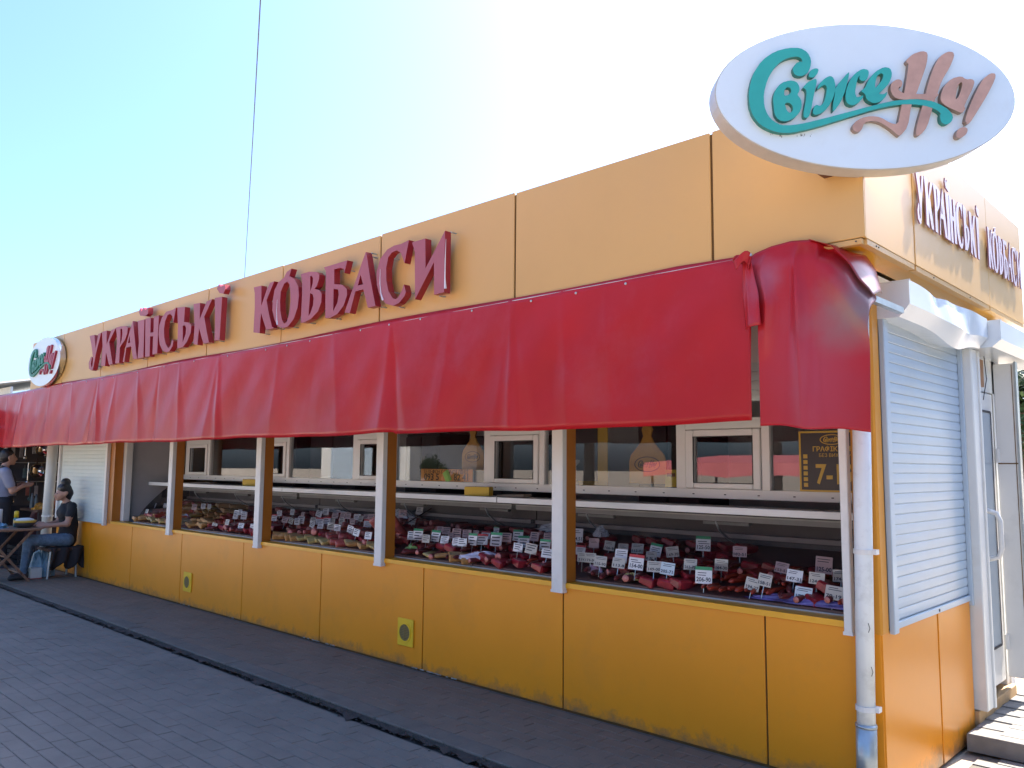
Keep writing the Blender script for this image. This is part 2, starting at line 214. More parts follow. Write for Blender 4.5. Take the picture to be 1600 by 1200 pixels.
TAGS=[(-1.748,0.494,1.053,0.074,0.101,'w','124.51',0,4),(-1.533,0.426,1.031,0.064,0.068,'p','',0,4),(-1.383,0.408,1.025,0.067,0.067,'c','106-9',-4,4),(-1.258,0.405,1.024,0.073,0.058,'c','',0,4),(-1.139,0.405,1.024,0.079,0.068,'c','112-01',0,4),(-0.977,0.385,1.017,0.07,0.088,'g','',-8,4),(-0.85,0.398,1.022,0.073,0.069,'c','169-70',8,4),(-0.696,0.53,1.065,0.086,0.097,'g','125-50',0,4),(-1.561,0.3,0.989,0.082,0.067,'r','',0,4),(-1.457,0.195,0.955,0.054,0.065,'c','210',0,4),(-1.386,0.198,0.956,0.072,0.065,'c','173-30',0,4),(-1.271,0.16,0.942,0.071,0.071,'c','115-90',-4,4),(-1.16,0.24,0.97,0.077,0.092,'w','',0,4),(-1.122,0.165,0.945,0.076,0.069,'c','113.8',-4,4),(-0.981,0.167,0.946,0.082,0.099,'r','154-00',-4,4),(-0.963,0.315,0.994,0.069,0.062,'c','151',0,4),(-0.842,0.166,0.945,0.08,0.07,'c','149-00',0,4),(-0.737,0.16,0.939,0.079,0.076,'b','205-71',-4,4),(-0.623,0.246,0.972,0.072,0.069,'c','263-70',0,4),(-0.476,0.16,0.909,0.089,0.102,'g','206-90',0,4),(-0.421,0.276,0.982,0.077,0.071,'c','164-30',0,4),(-0.407,0.488,1.052,0.085,0.067,'p','182-51',0,4),(-0.053,0.33,0.999,0.079,0.062,'p','153-51',-8,4),(0.069,0.234,0.968,0.091,0.069,'w','147-31',-6,4),(0.185,0.37,1.013,0.086,0.097,'p','125-00',-3,4),(0.313,0.29,0.986,0.086,0.067,'c','174-16',0,4),(0.2,0.235,0.968,0.086,0.065,'c','124-75',-4,4),(-0.156,0.16,0.903,0.078,0.073,'c','194-27',-10,4),(-0.076,0.16,0.935,0.069,0.072,'c','158-51',-10,4),(0.151,0.16,0.885,0.088,0.072,'b','170-04',-5,4),(0.323,0.16,0.905,0.096,0.076,'c','70-19',-4,4),(-4.081,0.696,1.12,0.067,0.07,'p','',0,3),(-3.946,0.786,1.15,0.059,0.07,'w','',0,3),(-3.823,0.411,1.026,0.057,0.067,'c','',0,3),(-3.77,0.554,1.073,0.06,0.068,'c','',0,3),(-3.325,0.262,0.977,0.063,0.097,'g','',0,3),(-3.406,0.254,0.974,0.058,0.073,'w','',0,3),(-3.181,0.229,0.966,0.066,0.068,'c','',0,3),(-3.11,0.268,0.979,0.071,0.095,'g','',0,3),(-2.964,0.246,0.972,0.065,0.065,'w','',0,3),(-3.257,0.453,1.04,0.049,0.049,'p','',0,3),(-3.138,0.42,1.029,0.063,0.06,'p','',0,3),(-3.01,0.357,1.008,0.047,0.047,'p','',0,3),(-2.961,0.378,1.015,0.064,0.075,'p','',0,3),(-2.853,0.396,1.021,0.061,0.065,'p','',0,3),(-2.655,0.273,0.98,0.068,0.095,'g','',0,3),(-2.814,0.238,0.969,0.059,0.064,'w','',8,3),(-2.733,0.235,0.968,0.062,0.064,'w','',0,3),(-2.789,0.438,1.035,0.056,0.047,'p','',0,3),(-2.572,0.299,0.989,0.072,0.085,'r','',0,3),(-2.633,0.402,1.023,0.059,0.064,'r','',0,3),(-2.646,0.538,1.068,0.07,0.047,'g','',0,3),(-2.414,0.3,0.989,0.075,0.106,'g','',0,3),(-2.379,0.384,1.017,0.067,0.071,'p','',0,3),(-2.294,0.422,1.03,0.071,0.088,'g','',0,3),(-2.136,0.319,0.996,0.069,0.09,'g','',0,3),(-2.118,0.242,0.97,0.068,0.064,'w','',-6,3),(-1.975,0.233,0.967,0.075,0.075,'c','',-8,3),(-2.143,0.448,1.038,0.07,0.07,'p','',0,3),(-2.029,0.484,1.05,0.065,0.056,'p','',0,3),(-1.896,0.295,0.988,0.075,0.088,'g','',0,3),(-1.789,0.199,0.956,0.073,0.065,'w','',-4,3),(-5.98,0.477,1.048,0.053,0.062,'w','',5,2),(-5.816,0.538,1.068,0.042,0.063,'w','',0,2),(-5.594,0.533,1.066,0.043,0.043,'p','',0,2),(-5.876,0.351,1.006,0.042,0.074,'r','',0,2),(-5.625,0.336,1.001,0.051,0.066,'p','',-5,2),(-5.481,0.322,0.997,0.05,0.063,'c','',-12,2),(-5.352,0.317,0.995,0.04,0.067,'w','',0,2),(-5.34,0.352,1.007,0.05,0.075,'w','',0,2),(-5.3,0.543,1.07,0.046,0.066,'w','',-12,2),(-5.257,0.601,1.089,0.061,0.069,'w','',5,2),(-5.024,0.289,0.986,0.061,0.061,'w','',-14,2),(-5.181,0.396,1.021,0.05,0.058,'c','',0,2),(-5.009,0.367,1.011,0.065,0.073,'r','',0,2),(-4.939,0.398,1.022,0.073,0.073,'r','',0,2),(-4.87,0.283,0.984,0.046,0.06,'w','',0,2),(-4.996,0.543,1.069,0.062,0.058,'p','',0,2),(-4.901,0.565,1.077,0.051,0.061,'p','',0,2),(-4.785,0.553,1.073,0.053,0.065,'p','',0,2),(-4.882,0.438,1.035,0.058,0.049,'c','',0,2),(-4.714,0.431,1.033,0.057,0.06,'c','',0,2),(-4.683,0.284,0.984,0.059,0.067,'c','',-5,2),(-4.554,0.273,0.98,0.062,0.062,'w','',0,2),(-4.549,0.442,1.036,0.047,0.059,'p','',0,2),(-4.62,0.548,1.071,0.054,0.06,'w','',0,2),(-4.527,0.521,1.062,0.059,0.059,'c','',0,2),(-4.533,0.587,1.084,0.048,0.048,'p','',0,2),(-4.423,0.571,1.079,0.055,0.059,'p','',0,2),(-4.267,0.418,1.028,0.061,0.073,'r','',0,2),(-4.328,0.263,0.977,0.053,0.067,'w','',-10,2),(-4.16,0.213,0.961,0.052,0.065,'w','',-10,2),(-3.928,0.178,0.949,0.062,0.065,'w','',0,2),(-9.107,0.397,1.021,0.05,0.066,'w','',-8,0),(-8.824,0.426,1.031,0.032,0.058,'w','',0,0),(-8.893,0.216,0.962,0.07,0.051,'c','',0,0),(-7.978,0.437,1.035,0.059,0.073,'p','',0,0),(-7.852,0.494,1.053,0.061,0.067,'w','',0,0),(-7.716,0.507,1.058,0.042,0.06,'w','',0,0),(-6.653,0.306,0.991,0.05,0.101,'w','',0,1),(-6.767,0.414,1.027,0.039,0.067,'w','',0,1),(-6.475,0.318,0.995,0.046,0.087,'w','',0,1),(-6.244,0.16,0.904,0.058,0.069,'w','',0,1),(-5.977,0.16,0.911,0.047,0.067,'w','',0,1),(-6.556,0.16,0.935,0.035,0.063,'c','',0,1),(-6.846,0.16,0.882,0.046,0.061,'c','',-10,1)]

# ------------------------------------------------------------------ ground
PW = 1.463                                   # width of one cladding panel
ground = mat('bare_ground', (.42, .345, .26), .9, var=.25, scale=2, bump=.3, bscale=30)
dirtm = mat('damp_dirt', (.042, .036, .032), .95, var=.4, scale=9, bump=.6, bscale=40)
pv_road = mat('paver_road', (.170, .155, .130), .85, var=.14, scale=2.3, bump=.35, bscale=90, dirt=((.09, .08, .068), .5, 1.1))
pv_walk = mat('paver_walk', (.165, .128, .098), .85, var=.15, scale=2.6, bump=.35, bscale=90, dirt=((.085, .066, .05), .5, 1.3))
pv_yard = mat('paver_yard', (.21, .20, .185), .85, var=.15, scale=3, bump=.3, bscale=80)
kerbm = mat('kerb_stone', (.135, .120, .100), .85, var=.2, scale=5, bump=.4, bscale=60)
o = B('ground', ground, None, -400, 400, -400, 400, -.6, -.075); tag(o, kind='structure')

sand = mat('joint_sand', (.11, .10, .084), .95, var=.3, scale=8)
step_base = mat('step_concrete', (.20, .19, .175), .9, var=.2, scale=6)
def paver_mesh(name, l, w_, h, m, b=.003):
    v = [(-l/2, -w_/2, -h), (l/2, -w_/2, -h), (l/2, w_/2, -h), (-l/2, w_/2, -h),
         (-l/2, -w_/2, -b), (l/2, -w_/2, -b), (l/2, w_/2, -b), (-l/2, w_/2, -b),
         (-l/2+b, -w_/2+b, 0), (l/2-b, -w_/2+b, 0), (l/2-b, w_/2-b, 0), (-l/2+b, w_/2-b, 0)]
    f = [(0,1,5,4),(1,2,6,5),(2,3,7,6),(3,0,4,7),(4,5,9,8),(5,6,10,9),(6,7,11,10),(7,4,8,11),(8,9,10,11)]
    return v, f, MB().add(v, f).mesh(name, m, fix=False)
def pave(name, m, x0, x1, y0, y1, z, l=.2, w_=.1, gap=.003, tilt=.002, nobj=300, hole=None, bm_=None):
    base = B(name, bm_ or sand, None, x0, x1, y0, y1, z-.10, z-.007); tag(base, kind='structure')
    v, f, me = paver_mesh('paver', l-gap, w_-gap, .03, m)
    spots = []; j = 0; y = y0+w_/2
    while y < y1-w_*.4:
        x = x0+(l/2 if j % 2 else 0)+l/2
        while x < x1-l*.4:
            if not (hole and hole(x, y)): spots.append((x, y))
            x += l
        y += w_; j += 1
    def scr(q):
        d = Vector((q[0], q[1], z))-CAM; dz = d.dot(fw)
        if dz < .3: return None
        return 800+FPX*d.dot(r2)/dz, 600-FPX*d.dot(u2)/dz, dz
    vis = []
    for q in spots:
        s_ = scr(q)
        if s_ and -20 < s_[0] < 1620 and 0 < s_[1] < 1215: vis.append((s_[2], q))
    vis.sort(); near = set(q for _, q in vis[:nobj])
    rest = MB()
    for q in spots:
        dz = random.uniform(-1, 1)*tilt; rx, ry = random.uniform(-1, 1)*.012, random.uniform(-1, 1)*.008
        if q in near:
            link('paver', me, base, (q[0], q[1], z+dz), (rx, ry, random.uniform(-.01, .01)))
        else:
            rest.add([(q[0]+a, q[1]+b_, z+dz+c+a*-ry+b_*rx) for a, b_, c in v], f)
    if rest.v: tag(rest.build('paver_field', m, base, fix=False), kind='stuff')
    return base
pave('road', pv_road, -15, 3.4, -4.2, -1.08, -.022)
pave('sidewalk', pv_walk, -14.2, .72, -.85, -.005, 0.0)
pave('end_yard', pv_yard, .74, 4.2, -1.0, 1.2, -.05, nobj=60)
pave('door_step', pv_yard, .66, 3.2, 1.22, 4.6, .05, l=.3, w_=.1, nobj=60, bm_=step_base)
kb = B('kerb', dirtm, None, -14.2, .72, -1.08, -.85, -.09, -.045); tag(kb, kind='structure')
x = -14.2
while x < .6:
    B('kerb_stone', kerbm, kb, x+.004, x+.996, -1.0+random.uniform(-.004, .004), -.853, -.05, .001+random.uniform(-.003, .003), bev=.006); x += 1.0
# dirt and crumbs washed into the gutter along the kerb
cr = MB()
for i in range(1500):
    x = random.uniform(-13.5, .6); y = -1.035+random.gauss(0, .022)-(.03 if random.random() < .25 else 0); s_ = random.uniform(.004, .016)*(1.4 if random.random() < .1 else 1)
    z = -.021; a = [random.uniform(.5, 1.1)*s_ for _ in range(6)]
    cr.add([(x+a[0], y, z), (x, y+a[1], z), (x-a[2], y, z), (x, y-a[3], z), (x, y, z+a[4]*.7)], [(0,1,4),(1,2,4),(2,3,4),(3,0,4)])
tag(cr.build('gutter_dirt', dirtm, None, fix=False), 'dark damp dirt and crumbs washed along the kerb gutter', 'dirt', kind='stuff')
gs = MB()
for i in range(900):                                            # weeds in the gutter and at the wall foot
    c = random.choice([(-5.6, .5), (-4.2, .3), (-3.3, .5), (-2.4, .4), (-1.7, .3), (-7.4, .4), (-.9, .4), (-2.9, .15)])
    x = random.gauss(c[0], c[1]*.6); y = -1.02+random.gauss(0, .022); h = random.uniform(.01, .035); d = random.uniform(-.02, .02); e = random.uniform(-.02, .02)
    gs.add([(x-.003, y, -.022), (x+.003, y, -.022), (x+d, y+e, -.022+h)], [(0, 1, 2)])
weed = mat('weed_leaf', (.035, .045, .02), .7)
tag(gs.build('gutter_weeds', weed, None, fix=False), 'thin dark weeds growing in the kerb gutter', 'weeds', kind='stuff')
mud = MB()
xx = -14.0
while xx < .6:                                                   # silt strip in the gutter, ragged edge
    q = random.uniform(0, .004); l = random.uniform(.05, .12); w0 = .05+.05*random.random()**2+(.05 if random.random() < .12 else 0)
    mud.add([(xx, -1.003, -.014+q), (xx+l*1.4, -1.003, -.014+q), (xx+l*1.3, -1.003-w0, -.0175+q), (xx, -1.003-w0*random.uniform(.5, 1), -.0175+q)], [(0, 1, 2, 3)]); xx += l
tag(mud.build('gutter_silt', dirtm, None, fix=False), 'ragged strip of black silt lying along the kerb', 'silt', kind='stuff')
# ------------------------------------------------------------------ the kiosk
XL, XR = -11.70, .63
kiosk = thing('kiosk', 'long single-storey kiosk clad in orange panels with serving windows', 'kiosk', (-5.5, 1.2, 0))
# carcass
MB().box(XL+.01, XR-.02, .014, .10, -.07, .785).build('wall_core', joint, kiosk)
MB().box(XR-.09, XR-.014, .10, 1.505, -.07, .785).build('wall_core', joint, kiosk)
MB().box(XL, XL+.1, .10, 2.45, -.07, 2.67).build('side_wall', fasc, kiosk)
MB().box(XL, XR, 2.45, 2.55, -.07, 2.67).build('back_wall', inner_white, kiosk)
MB().box(XR-.10, XR-.03, .10, 1.62, .79, 2.42).build('side_wall', inner_white, kiosk)
MB().box(XR-.10, XR-.03, .10, 2.45, 2.42, 2.668).build('side_wall', white, kiosk)
MB().box(XL+.1, XR-.1, .10, 2.45, .04, .08).build('floor', dark, kiosk)
MB().box(XL+.1, XR-.1, .76, 2.45, 2.55, 2.60).build('ceiling', inner_white, kiosk)
MB().box(XL, XR, .76, 2.5, 3.18, 3.25).build('roof', galv, kiosk)
MB().box(XL+.1, XR-.1, -.42, .755, 3.19, 3.24).build('roof', galv, kiosk)
MB().box(XL, XR-.101, .0, .10, 2.22, 2.67).build('header_wall', white, kiosk)
# lower cladding panels
xs = [XR-.002, 0.0]+[-PW*k for k in range(1, 8)]+[XL]
for a, b in zip(xs[1:], xs[:-1]):
    B('wall_panel', orange, kiosk, a+.006, b-.006, 0+random.uniform(0, .002), .0135, .004 if a > -9 else .002, .797, bev=.002)
for a, b in ((.003, .869), (.873, 1.508)):
    B('wall_panel', orange, kiosk, XR-.0135, XR+(.004 if a > .5 else 0), a+.003, b-.003, -.048, .787, bev=.002)
# broken mortar showing under the cladding
mort = mat('mortar', (.27, .25, .22), .9, var=.3, scale=30, bump=.5)
mo = MB()
for i in range(46):
    c = random.choice([-2.93, -2.6, -2.75, -4.5, -5.95, -7.2, -4.3, -3.0]); x = random.gauss(c, .12); s_ = random.uniform(.008, .022)
    mo.box(x-s_*.9, x+s_*.8, -s_*.6, -.001, .0, s_*.5, bev=s_*.2)
tag(mo.build('mortar_crumbs', mort, kiosk, fix=False), kind='stuff')
# sill strip, cut by the shutter guides
BAYX = [-9.50, -7.57, -5.48, -3.43, -1.43, .50]                      # right faces of the white guides
MB().box(BAYX[0], .457, -.012, .13, .799, .832).build('window_sill', orange_trim, kiosk)
# mullions and shutter guides
for i, x in enumerate(BAYX):
    if i == 0: B('mullion', orange_in, kiosk, x-.16, x, .0, .11, .80, 2.22)
    elif i < 5: B('mullion', orange_in, kiosk, x-.094, x-.004, .0, .10, .833, 2.22)
    gx0, gx1 = (x-.042, x-.0) if i == 5 else ((x-.22, x-.162) if i == 0 else (x-.098, x))
    g = MB().box(gx0, gx1, -.048, -.0005, .775, 2.3, bev=.004); g.box(gx0-.004, gx1+.004, -.05, -.002, .768, .785)
    g.build('shutter_guide', white, kiosk)
B('corner_post', mat('corner_orange', (.66, .27, .02), .34, var=.05), kiosk, .502, XR+.004, -.004, .095, .778, 2.66, bev=.01)
# soffit and fascia
ZF0, ZF1, YF, XF = 2.69, 3.43, -.509, .802
MB().box(XL+.06, XF-.03, YF+.04, -.0, ZF0-.02, ZF0-.004).build('soffit', orange_trim, kiosk)
MB().box(XR+.0, XF-.03, .001, 2.60, ZF0-.02, ZF0-.004).build('soffit', orange_trim, kiosk)
MB().box(XL+.07, XF-.02, YF+.016, YF+.08, ZF0+.005, ZF1-.01).build('fascia_core', joint, kiosk)
MB().box(XF-.08, XF-.016, YF+.08, 2.595, ZF0+.005, ZF1-.01).build('fascia_core', joint, kiosk)
MB().box(XL+.07, XL+.13, YF+.08, 2.55, ZF0+.005, ZF1-.01).build('fascia_core', fasc, kiosk)
MB().box(XL+.13, XF-.08, 2.52, 2.59, ZF0+.005, ZF1-.01).build('fascia_core', fasc, kiosk)
fx = [XF, 0.006]+[0.006-PW*k for k in range(1, 8)]+[XL+.05]
for i, (a, b) in enumerate(zip(fx[1:], fx[:-1])):
    dz = random.uniform(-.004, .004)
    m = MB().box(a+.008, b-(.0 if i == 0 else .008), YF+random.uniform(0, .002), YF+.015, ZF0+random.uniform(-.002, .002), ZF1+dz, bev=.003)
    m.box(a+.008, b-(.016 if i == 0 else .008), YF+.003, YF+.04, ZF0-.028, ZF0-.0025); m.build('fascia_panel', fasc, kiosk)
for i, (a, b) in enumerate(((YF+.0155, .19), (.19, 1.653), (1.653, 2.60))):
    m = MB().box(XF-.015, XF+(.002 if i == 1 else 0), a+.006*(i > 0), b-.006, ZF0, ZF1+random.uniform(-.003, .003), bev=.002)
    m.box(XF-.04, XF-.003, a+.02, b-.006, ZF0-.028, ZF0-.0025); m.build('fascia_panel', fasc, kiosk)
# small screw heads on the corner flange
m = MB()
for q in ((.76, YF+.003-.002, 2.676), (XF-.001, -.36, 2.676), (XF-.001, -.33, 2.676), (XF-.001, .5, 2.674), (XF-.001, 1.2, 2.674)):
    m.lathe(q, [(.004, -.002), (.004, .002)], 6, axis='y' if q[1] < -.4 else 'x')
m.build('screw', dark, kiosk)
# ---- left closed roller shutter
def slat_profile(pitch):
    return [(0, 0), (.0035, pitch*.07), (.0048, pitch*.5), (.0035, pitch*.90), (0, pitch*.955)]
ls = MB().box(-11.60, -9.72, -.005, .02, .795, 2.25).build('roller_shutter', slat_old, kiosk)
ls['label'] = 'closed cream roller shutter at the far end of the front'
pr = slat_profile(.055)
def slat_mesh(m, l, axis):
    s = MB(); v = []
    for e in (0, l):
        for d, z in pr: v.append((e, -d, z) if axis == 'x' else (d, e, z))
    k = len(pr); s.add(v, [(i, i+1, k+i+1, k+i) for i in range(k-1)]+[tuple(range(k)), tuple(range(2*k-1, k-1, -1))]); return s.mesh('slat', m)
sm = slat_mesh(slat_old, 1.86, 'x')
for i in range(26): link('slat', sm, ls, (-11.59, -.0055+random.uniform(-.001, .001), .815+i*.055))
B('bottom_bar', slat_old, ls, -11.60, -9.72, -.028, -.0055, .783, .813, bev=.003)
B('shutter_guide', white, kiosk, -11.66, -11.602, -.045, -.0005, .775, 2.3, bev=.004)
# ---- end wall: second shutter, boxes, pillar, door
es = MB().box(XR-.028, XR-.004, .17, 1.5, .792, 2.42).build('roller_shutter', galv, kiosk)
es['label'] = 'closed white roller shutter on the short end wall'
pr = slat_profile(.0545)
sm = slat_mesh(slatm, 1.33, 'y')
for i in range(30): link('slat', sm, es, (XR-.0035+random.uniform(-.0008, .0008), .17, .83+i*.0545-.0))
B('bottom_bar', slatm, es, XR-.003, XR+.014, .17, 1.5, .790, .826, bev=.003)
m = MB().lathe((XR+.015, .87, .807), [(.008, -.003), (.008, .002)], 10, axis='x'); m.build('lock', dark, es)
B('shutter_guide', slatm, kiosk, XR-.002, XR+.028, .105, .168, .775, 2.44, bev=.004)
B('shutter_guide', slatm, kiosk, XR-.002, XR+.026, 1.501, 1.53, .76, 2.44, bev=.004)
def shutter_box(y0, y1, x1, z0, z1, dent):
    """chamfered metal housing; the lower lip of a dented one sags and bulges"""
    prof = [(XR-.01, z1), (x1, z1), (x1, z1-.125), (x1-.055, z0), (XR-.01, z0)]
    n = 40 if dent else 8; m = MB(); k = len(prof)
    for i in range(n+1):
        t = i/n; y = y0+(y1-y0)*t
        g = math.exp(-((t-.62)/.2)**2)*dent
        for j, (x, z) in enumerate(prof):
            dx = dz = 0
            if j in (1, 2): dx = g*(.02 if j == 1 else -.03)*math.sin(t*9)-.015*dent*math.exp(-((t-.33)/.07)**2)*(j == 1)
            if j == 1: dz = -.018*dent*math.exp(-((t-.3)/.12)**2)
            if j in (2, 3): dz -= g*.035
            if j in (3, 4): dz -= .03*g; dx += .012*g
            m.v.append((x+dx, y, z+dz))
    for i in range(n):
        for j in range(k): m.f.append([i*k+j, i*k+(j+1) % k, (i+1)*k+(j+1) % k, (i+1)*k+j]); m.m.append(0)
    m.f += [list(range(k)), list(range(n*k, n*k+k))[::-1]]; m.m += [0, 0]
    m.box(XR-.0, x1+.006, y0-.004, y0+.004, z1-.003, z1+.004)
    return m.build('shutter_box', mat('housing_white', (.70, .75, .78), .22, var=.03, scale=3), kiosk)
shutter_box(.10, 1.585, .795, 2.405, 2.594, 1.); shutter_box(1.60, 3.1, .868, 2.41, 2.58, 0.)
wp = mat('pillar_white', (.70, .70, .67), .4, var=.04, scale=2, dirt=((.5, .48, .42), .4, 3))
MB().box(.56, .705, 1.532, 1.66, .115, 2.405, bev=.006).box(.56, .716, 1.662, 1.69, .115, 2.40, bev=.004).build('door_pillar', wp, kiosk)
door = B('door', white, kiosk, .585, .625, 1.70, 2.33, .16, 2.16, bev=.004)
B('pane', mat('door_glass', (.36, .42, .46), .08, var=.05, scale=2), door, .6255, .629, 1.80, 2.24, .42, 2.02)
MB().box(.63, .634, 1.785, 1.80, .41, 2.03).box(.63, .634, 2.24, 2.25, .41, 2.03).box(.63, .634, 1.80, 2.24, .405, .42).box(.63, .634, 1.80, 2.24, 2.02, 2.035).build('gasket', dark, door)
hp = [(.626, 1.84, 1.345), (.68, 1.84, 1.347), (.735, 1.84, 1.33), (.752, 1.84, 1.28), (.752, 1.84, 1.10), (.735, 1.84, 1.045), (.68, 1.84, 1.028), (.626, 1.84, 1.03)]
MB().tube(hp, .016, 10).build('handle', white, door, smooth=True)
MB().box(.56, .62, 1.69, 2.45, 2.17, 2.41).build('door_transom', wp, kiosk)
B('plywood_patch', mat('plywood', (.42, .22, .11), .7, var=.2, scale=14, stretch=(1, 8, 1)), kiosk, .62, .632, 1.86, 2.12, 2.2, 2.39)
tan = mat('tan_plinth', (.48, .30, .14), .7, var=.15, scale=5, dirt=((.2, .15, .1), .5, 8))
MB().box(.56, .66, 1.51, 2.45, -.06, .113, bev=.004).build('door_plinth', tan, kiosk)
leaf = B('door_leaf', white, kiosk, .64, .772, 2.335, 2.375, .18, 2.38, bev=.004)
MB().box(.645, .77, 2.332, 2.3345, 1.66, 1.668).box(.755, .76, 2.332, 2.3345, .19, 2.37).build('seam', joint, leaf)
MB().box(.773, .785, 2.325, 2.385, .18, 2.39).build('edge_frame', galv, leaf)
for z in (.42, 1.12, 1.72): MB().tube([(.645, 2.325, z-.05), (.645, 2.325, z+.05)], .016, 10).build('hinge', white, leaf)
MB().box(.565, .62, 2.38, 2.45, .08, 2.41).build('side_wall', wp, kiosk)
for y in (1.80, 2.05):
    MB().tube([(.655, y, 2.42), (.66, y+.02, 2.25), (.65, y-.05, 2.1), (.652, y-.06, 1.7)][:3 if y > 2 else 4], .003, 5).build('cable', dark, kiosk)
# ---- glazed serving front, set back behind the counter
YW = .75
fr = MB().box(-9.42, .50, YW, YW+.05, 1.405, 1.47, bev=.003).build('window_frame', pvc, kiosk)
MB().box(-9.42, .50, YW, YW+.05, 2.19, 2.25).build('frame_head', pvc, fr)
m = MB()
for i in range(40): m.box(-9.3+i*.247, -9.285+i*.247, YW-.003, YW-.0005, 1.43, 1.437)
m.build('drain_slot', dark, fr)
prev = .50
for k in range(5):
    xr = -.316-1.983*k; xl = xr-.716
    gp = MB().box(xr+.001, prev, YW+.022, YW+.028, 1.468, 2.19).build('pane', gl, fr)
    h = MB().box(xl, xl+.078, YW-.004, YW+.054, 1.47, 2.19, bev=.003).box(xr-.058, xr, YW-.004, YW+.054, 1.47, 2.19, bev=.003).box(xl+.079, xr-.059, YW-.004, YW+.054, 1.885, 1.955).build('hatch_frame', pvc, fr)
    a, b = xl+.082, xr-.062
    sh = MB().box(a, a+.064, YW-.016, YW+.04, 1.472, 1.882, bev=.006).box(b-.055, b, YW-.016, YW+.04, 1.472, 1.882, bev=.006).box(a+.065, b-.056, YW-.016, YW+.04, 1.472, 1.512, bev=.006).box(a+.065, b-.056, YW-.016, YW+.04, 1.832, 1.882, bev=.006).build('hatch_sash', pvc, fr)
    MB().box(a+.066, b-.057, YW+.008, YW+.014, 1.5, 1.84).build('hatch_pane', gl, fr)
    MB().box(a+.062, a+.067, YW-.0165, YW-.006, 1.51, 1.835).box(b-.058, b-.053, YW-.0165, YW-.006, 1.51, 1.835).box(a+.067, b-.058, YW-.0165, YW-.006, 1.509, 1.514).box(a+.067, b-.058, YW-.0165, YW-.006, 1.83, 1.835).build('hatch_gasket', dark, fr)
    prev = xl-.001
MB().box(-9.42, prev, YW+.022, YW+.028, 1.468, 2.19).build('pane', gl, fr)
B('frame_post', pvc, fr, -9.44, -9.36, YW-.004, YW+.054, 1.405, 2.19)
# counter space side cheeks
B('side_cheek', greyw, kiosk, -9.53, -9.50, .112, .75, .79, 2.22)
B('jamb', white, kiosk, -9.499, -9.40, .112, .20, .833, 2.22, bev=.004)
B('side_cheek', greyw, kiosk, .505, .53, .10, 1.0, .79, 2.22)
MB().box(-9.5, .5, .116, .80, 2.222, 2.26).build('counter_ceiling', inner_white, kiosk)
# rolled curtain tail of the open shutter seen through the gap in the awning
rc = MB().box(-1.3, .42, .01, .03, 2.0, 2.22).build('raised_shutter', slat_old, kiosk)
pr = slat_profile(.055); sm = slat_mesh(slat_old, 1.7, 'x')
for i in range(4): link('slat', sm, rc, (-1.29, .009, 2.005+i*.055))
# interior fittings seen dimly through the glass
for (x0, x1, z0, z1, mm) in ((-9.0, -8.1, .1, 2.5, darkp), (-7.7, -6.6, .1, 2.1, darkp), (-5.6, -5.0, .1, 2.0, dark), (-4.4, -3.5, .1, 1.95, dark), (-2.2, -1.55, .1, 2.3, darkp), (-.2, .4, .1, 1.7, dark)):
    c = thing('cabinet', 'tall dark cabinet standing inside the kiosk behind the %s window' % {-9.0: 'far left', -7.7: 'second', -5.6: 'third', -4.4: 'phone-number', -2.2: 'fifth', -.2: 'opening-hours'}[x0], 'cabinet', ((x0+x1)/2, 2.2, .08))
    B('body', mm, c, x0, x1, 1.95, 2.44, .08, z1, bev=.01)
    for k in range(2): B('cabinet_door', mm, c, x0+.01+k*(x1-x0)/2, x0+(k+1)*(x1-x0)/2-.01, 1.93, 1.949, .12, z1-.04, bev=.004)
    MB().tube([((x0+x1)/2-.03, 1.92, 1.1), ((x0+x1)/2-.03, 1.92, 1.3)], .008, 6).build('handle', chrome, c)
# vents in the plinth
vy = mat('vent_yellow', (.80, .50, .015), .4, var=.08); vg = mat('vent_grille', (.09, .07, .035), .5)
for x, nm in ((-3.13, 'yellow square vent grille in the panel below the third bay'), (-7.10, 'yellow square vent grille low in the far panels')):
    v = thing('vent', nm, 'vent', (x, -.005, .26), 'plinth vents')
    MB().box(x-.1, x+.1, -.014, -.0005, .155, .375, bev=.006).build('cover', vy, v)
    MB().lathe((x, -.014, .265), [(.078, .0), (.078, -.006), (.066, -.006), (.066, -.001)], 28, axis='y').build('ring', vy, v)
    MB().lathe((x, -.0145, .265), [(.065, .0), (.065, -.0012)], 28, axis='y').build('grille', vg, v)
    for i in range(9):
        z = .265-.052+i*.013; hw = math.sqrt(max(0, .065**2-(z-.265)**2))
        B('louvre', mat('louvre', (.24, .17, .05), .5), v, x-hw, x+hw, -.0195, -.016, z-.003, z+.003)
    B('spine', mat('louvre', (.24, .17, .05)), v, x-.004, x+.004, -.0215, -.0197, .20, .33)
# downpipes
def downpipe(label, xt, xb, y, zt, rad, metal_to, clamps, m):
    d = thing('downpipe', label, 'drainpipe', (xb, y, 0), 'downpipes')
    at = lambda z: (xb+(xt-xb)*z/zt, y, z)
    MB().tube([at(metal_to), at(zt*.5), at(zt)], rad, 20).build('pipe', m, d, smooth=True)
    if metal_to > .1:
        MB().tube([at(.0), at(metal_to+.03)], rad*1.12, 20).build('steel_sleeve', galv, d, smooth=True)
        for z in (.03, metal_to+.02): MB().tube([at(z-.006), at(z+.006)], rad*1.17, 20).build('sleeve_bead', galv, d, smooth=True)
    for z in clamps:
        c = MB().tube([at(z-.012), at(z+.012)], rad*1.12, 20); p_ = at(z); c.box(p_[0]+rad*.9, p_[0]+rad*1.5, y-.012, y+.03, z-.012, z+.012); c.box(p_[0]-.012, p_[0]+.012, y+rad*.8, .0, z-.01, z+.01); c.build('clamp', white, d)
    return d
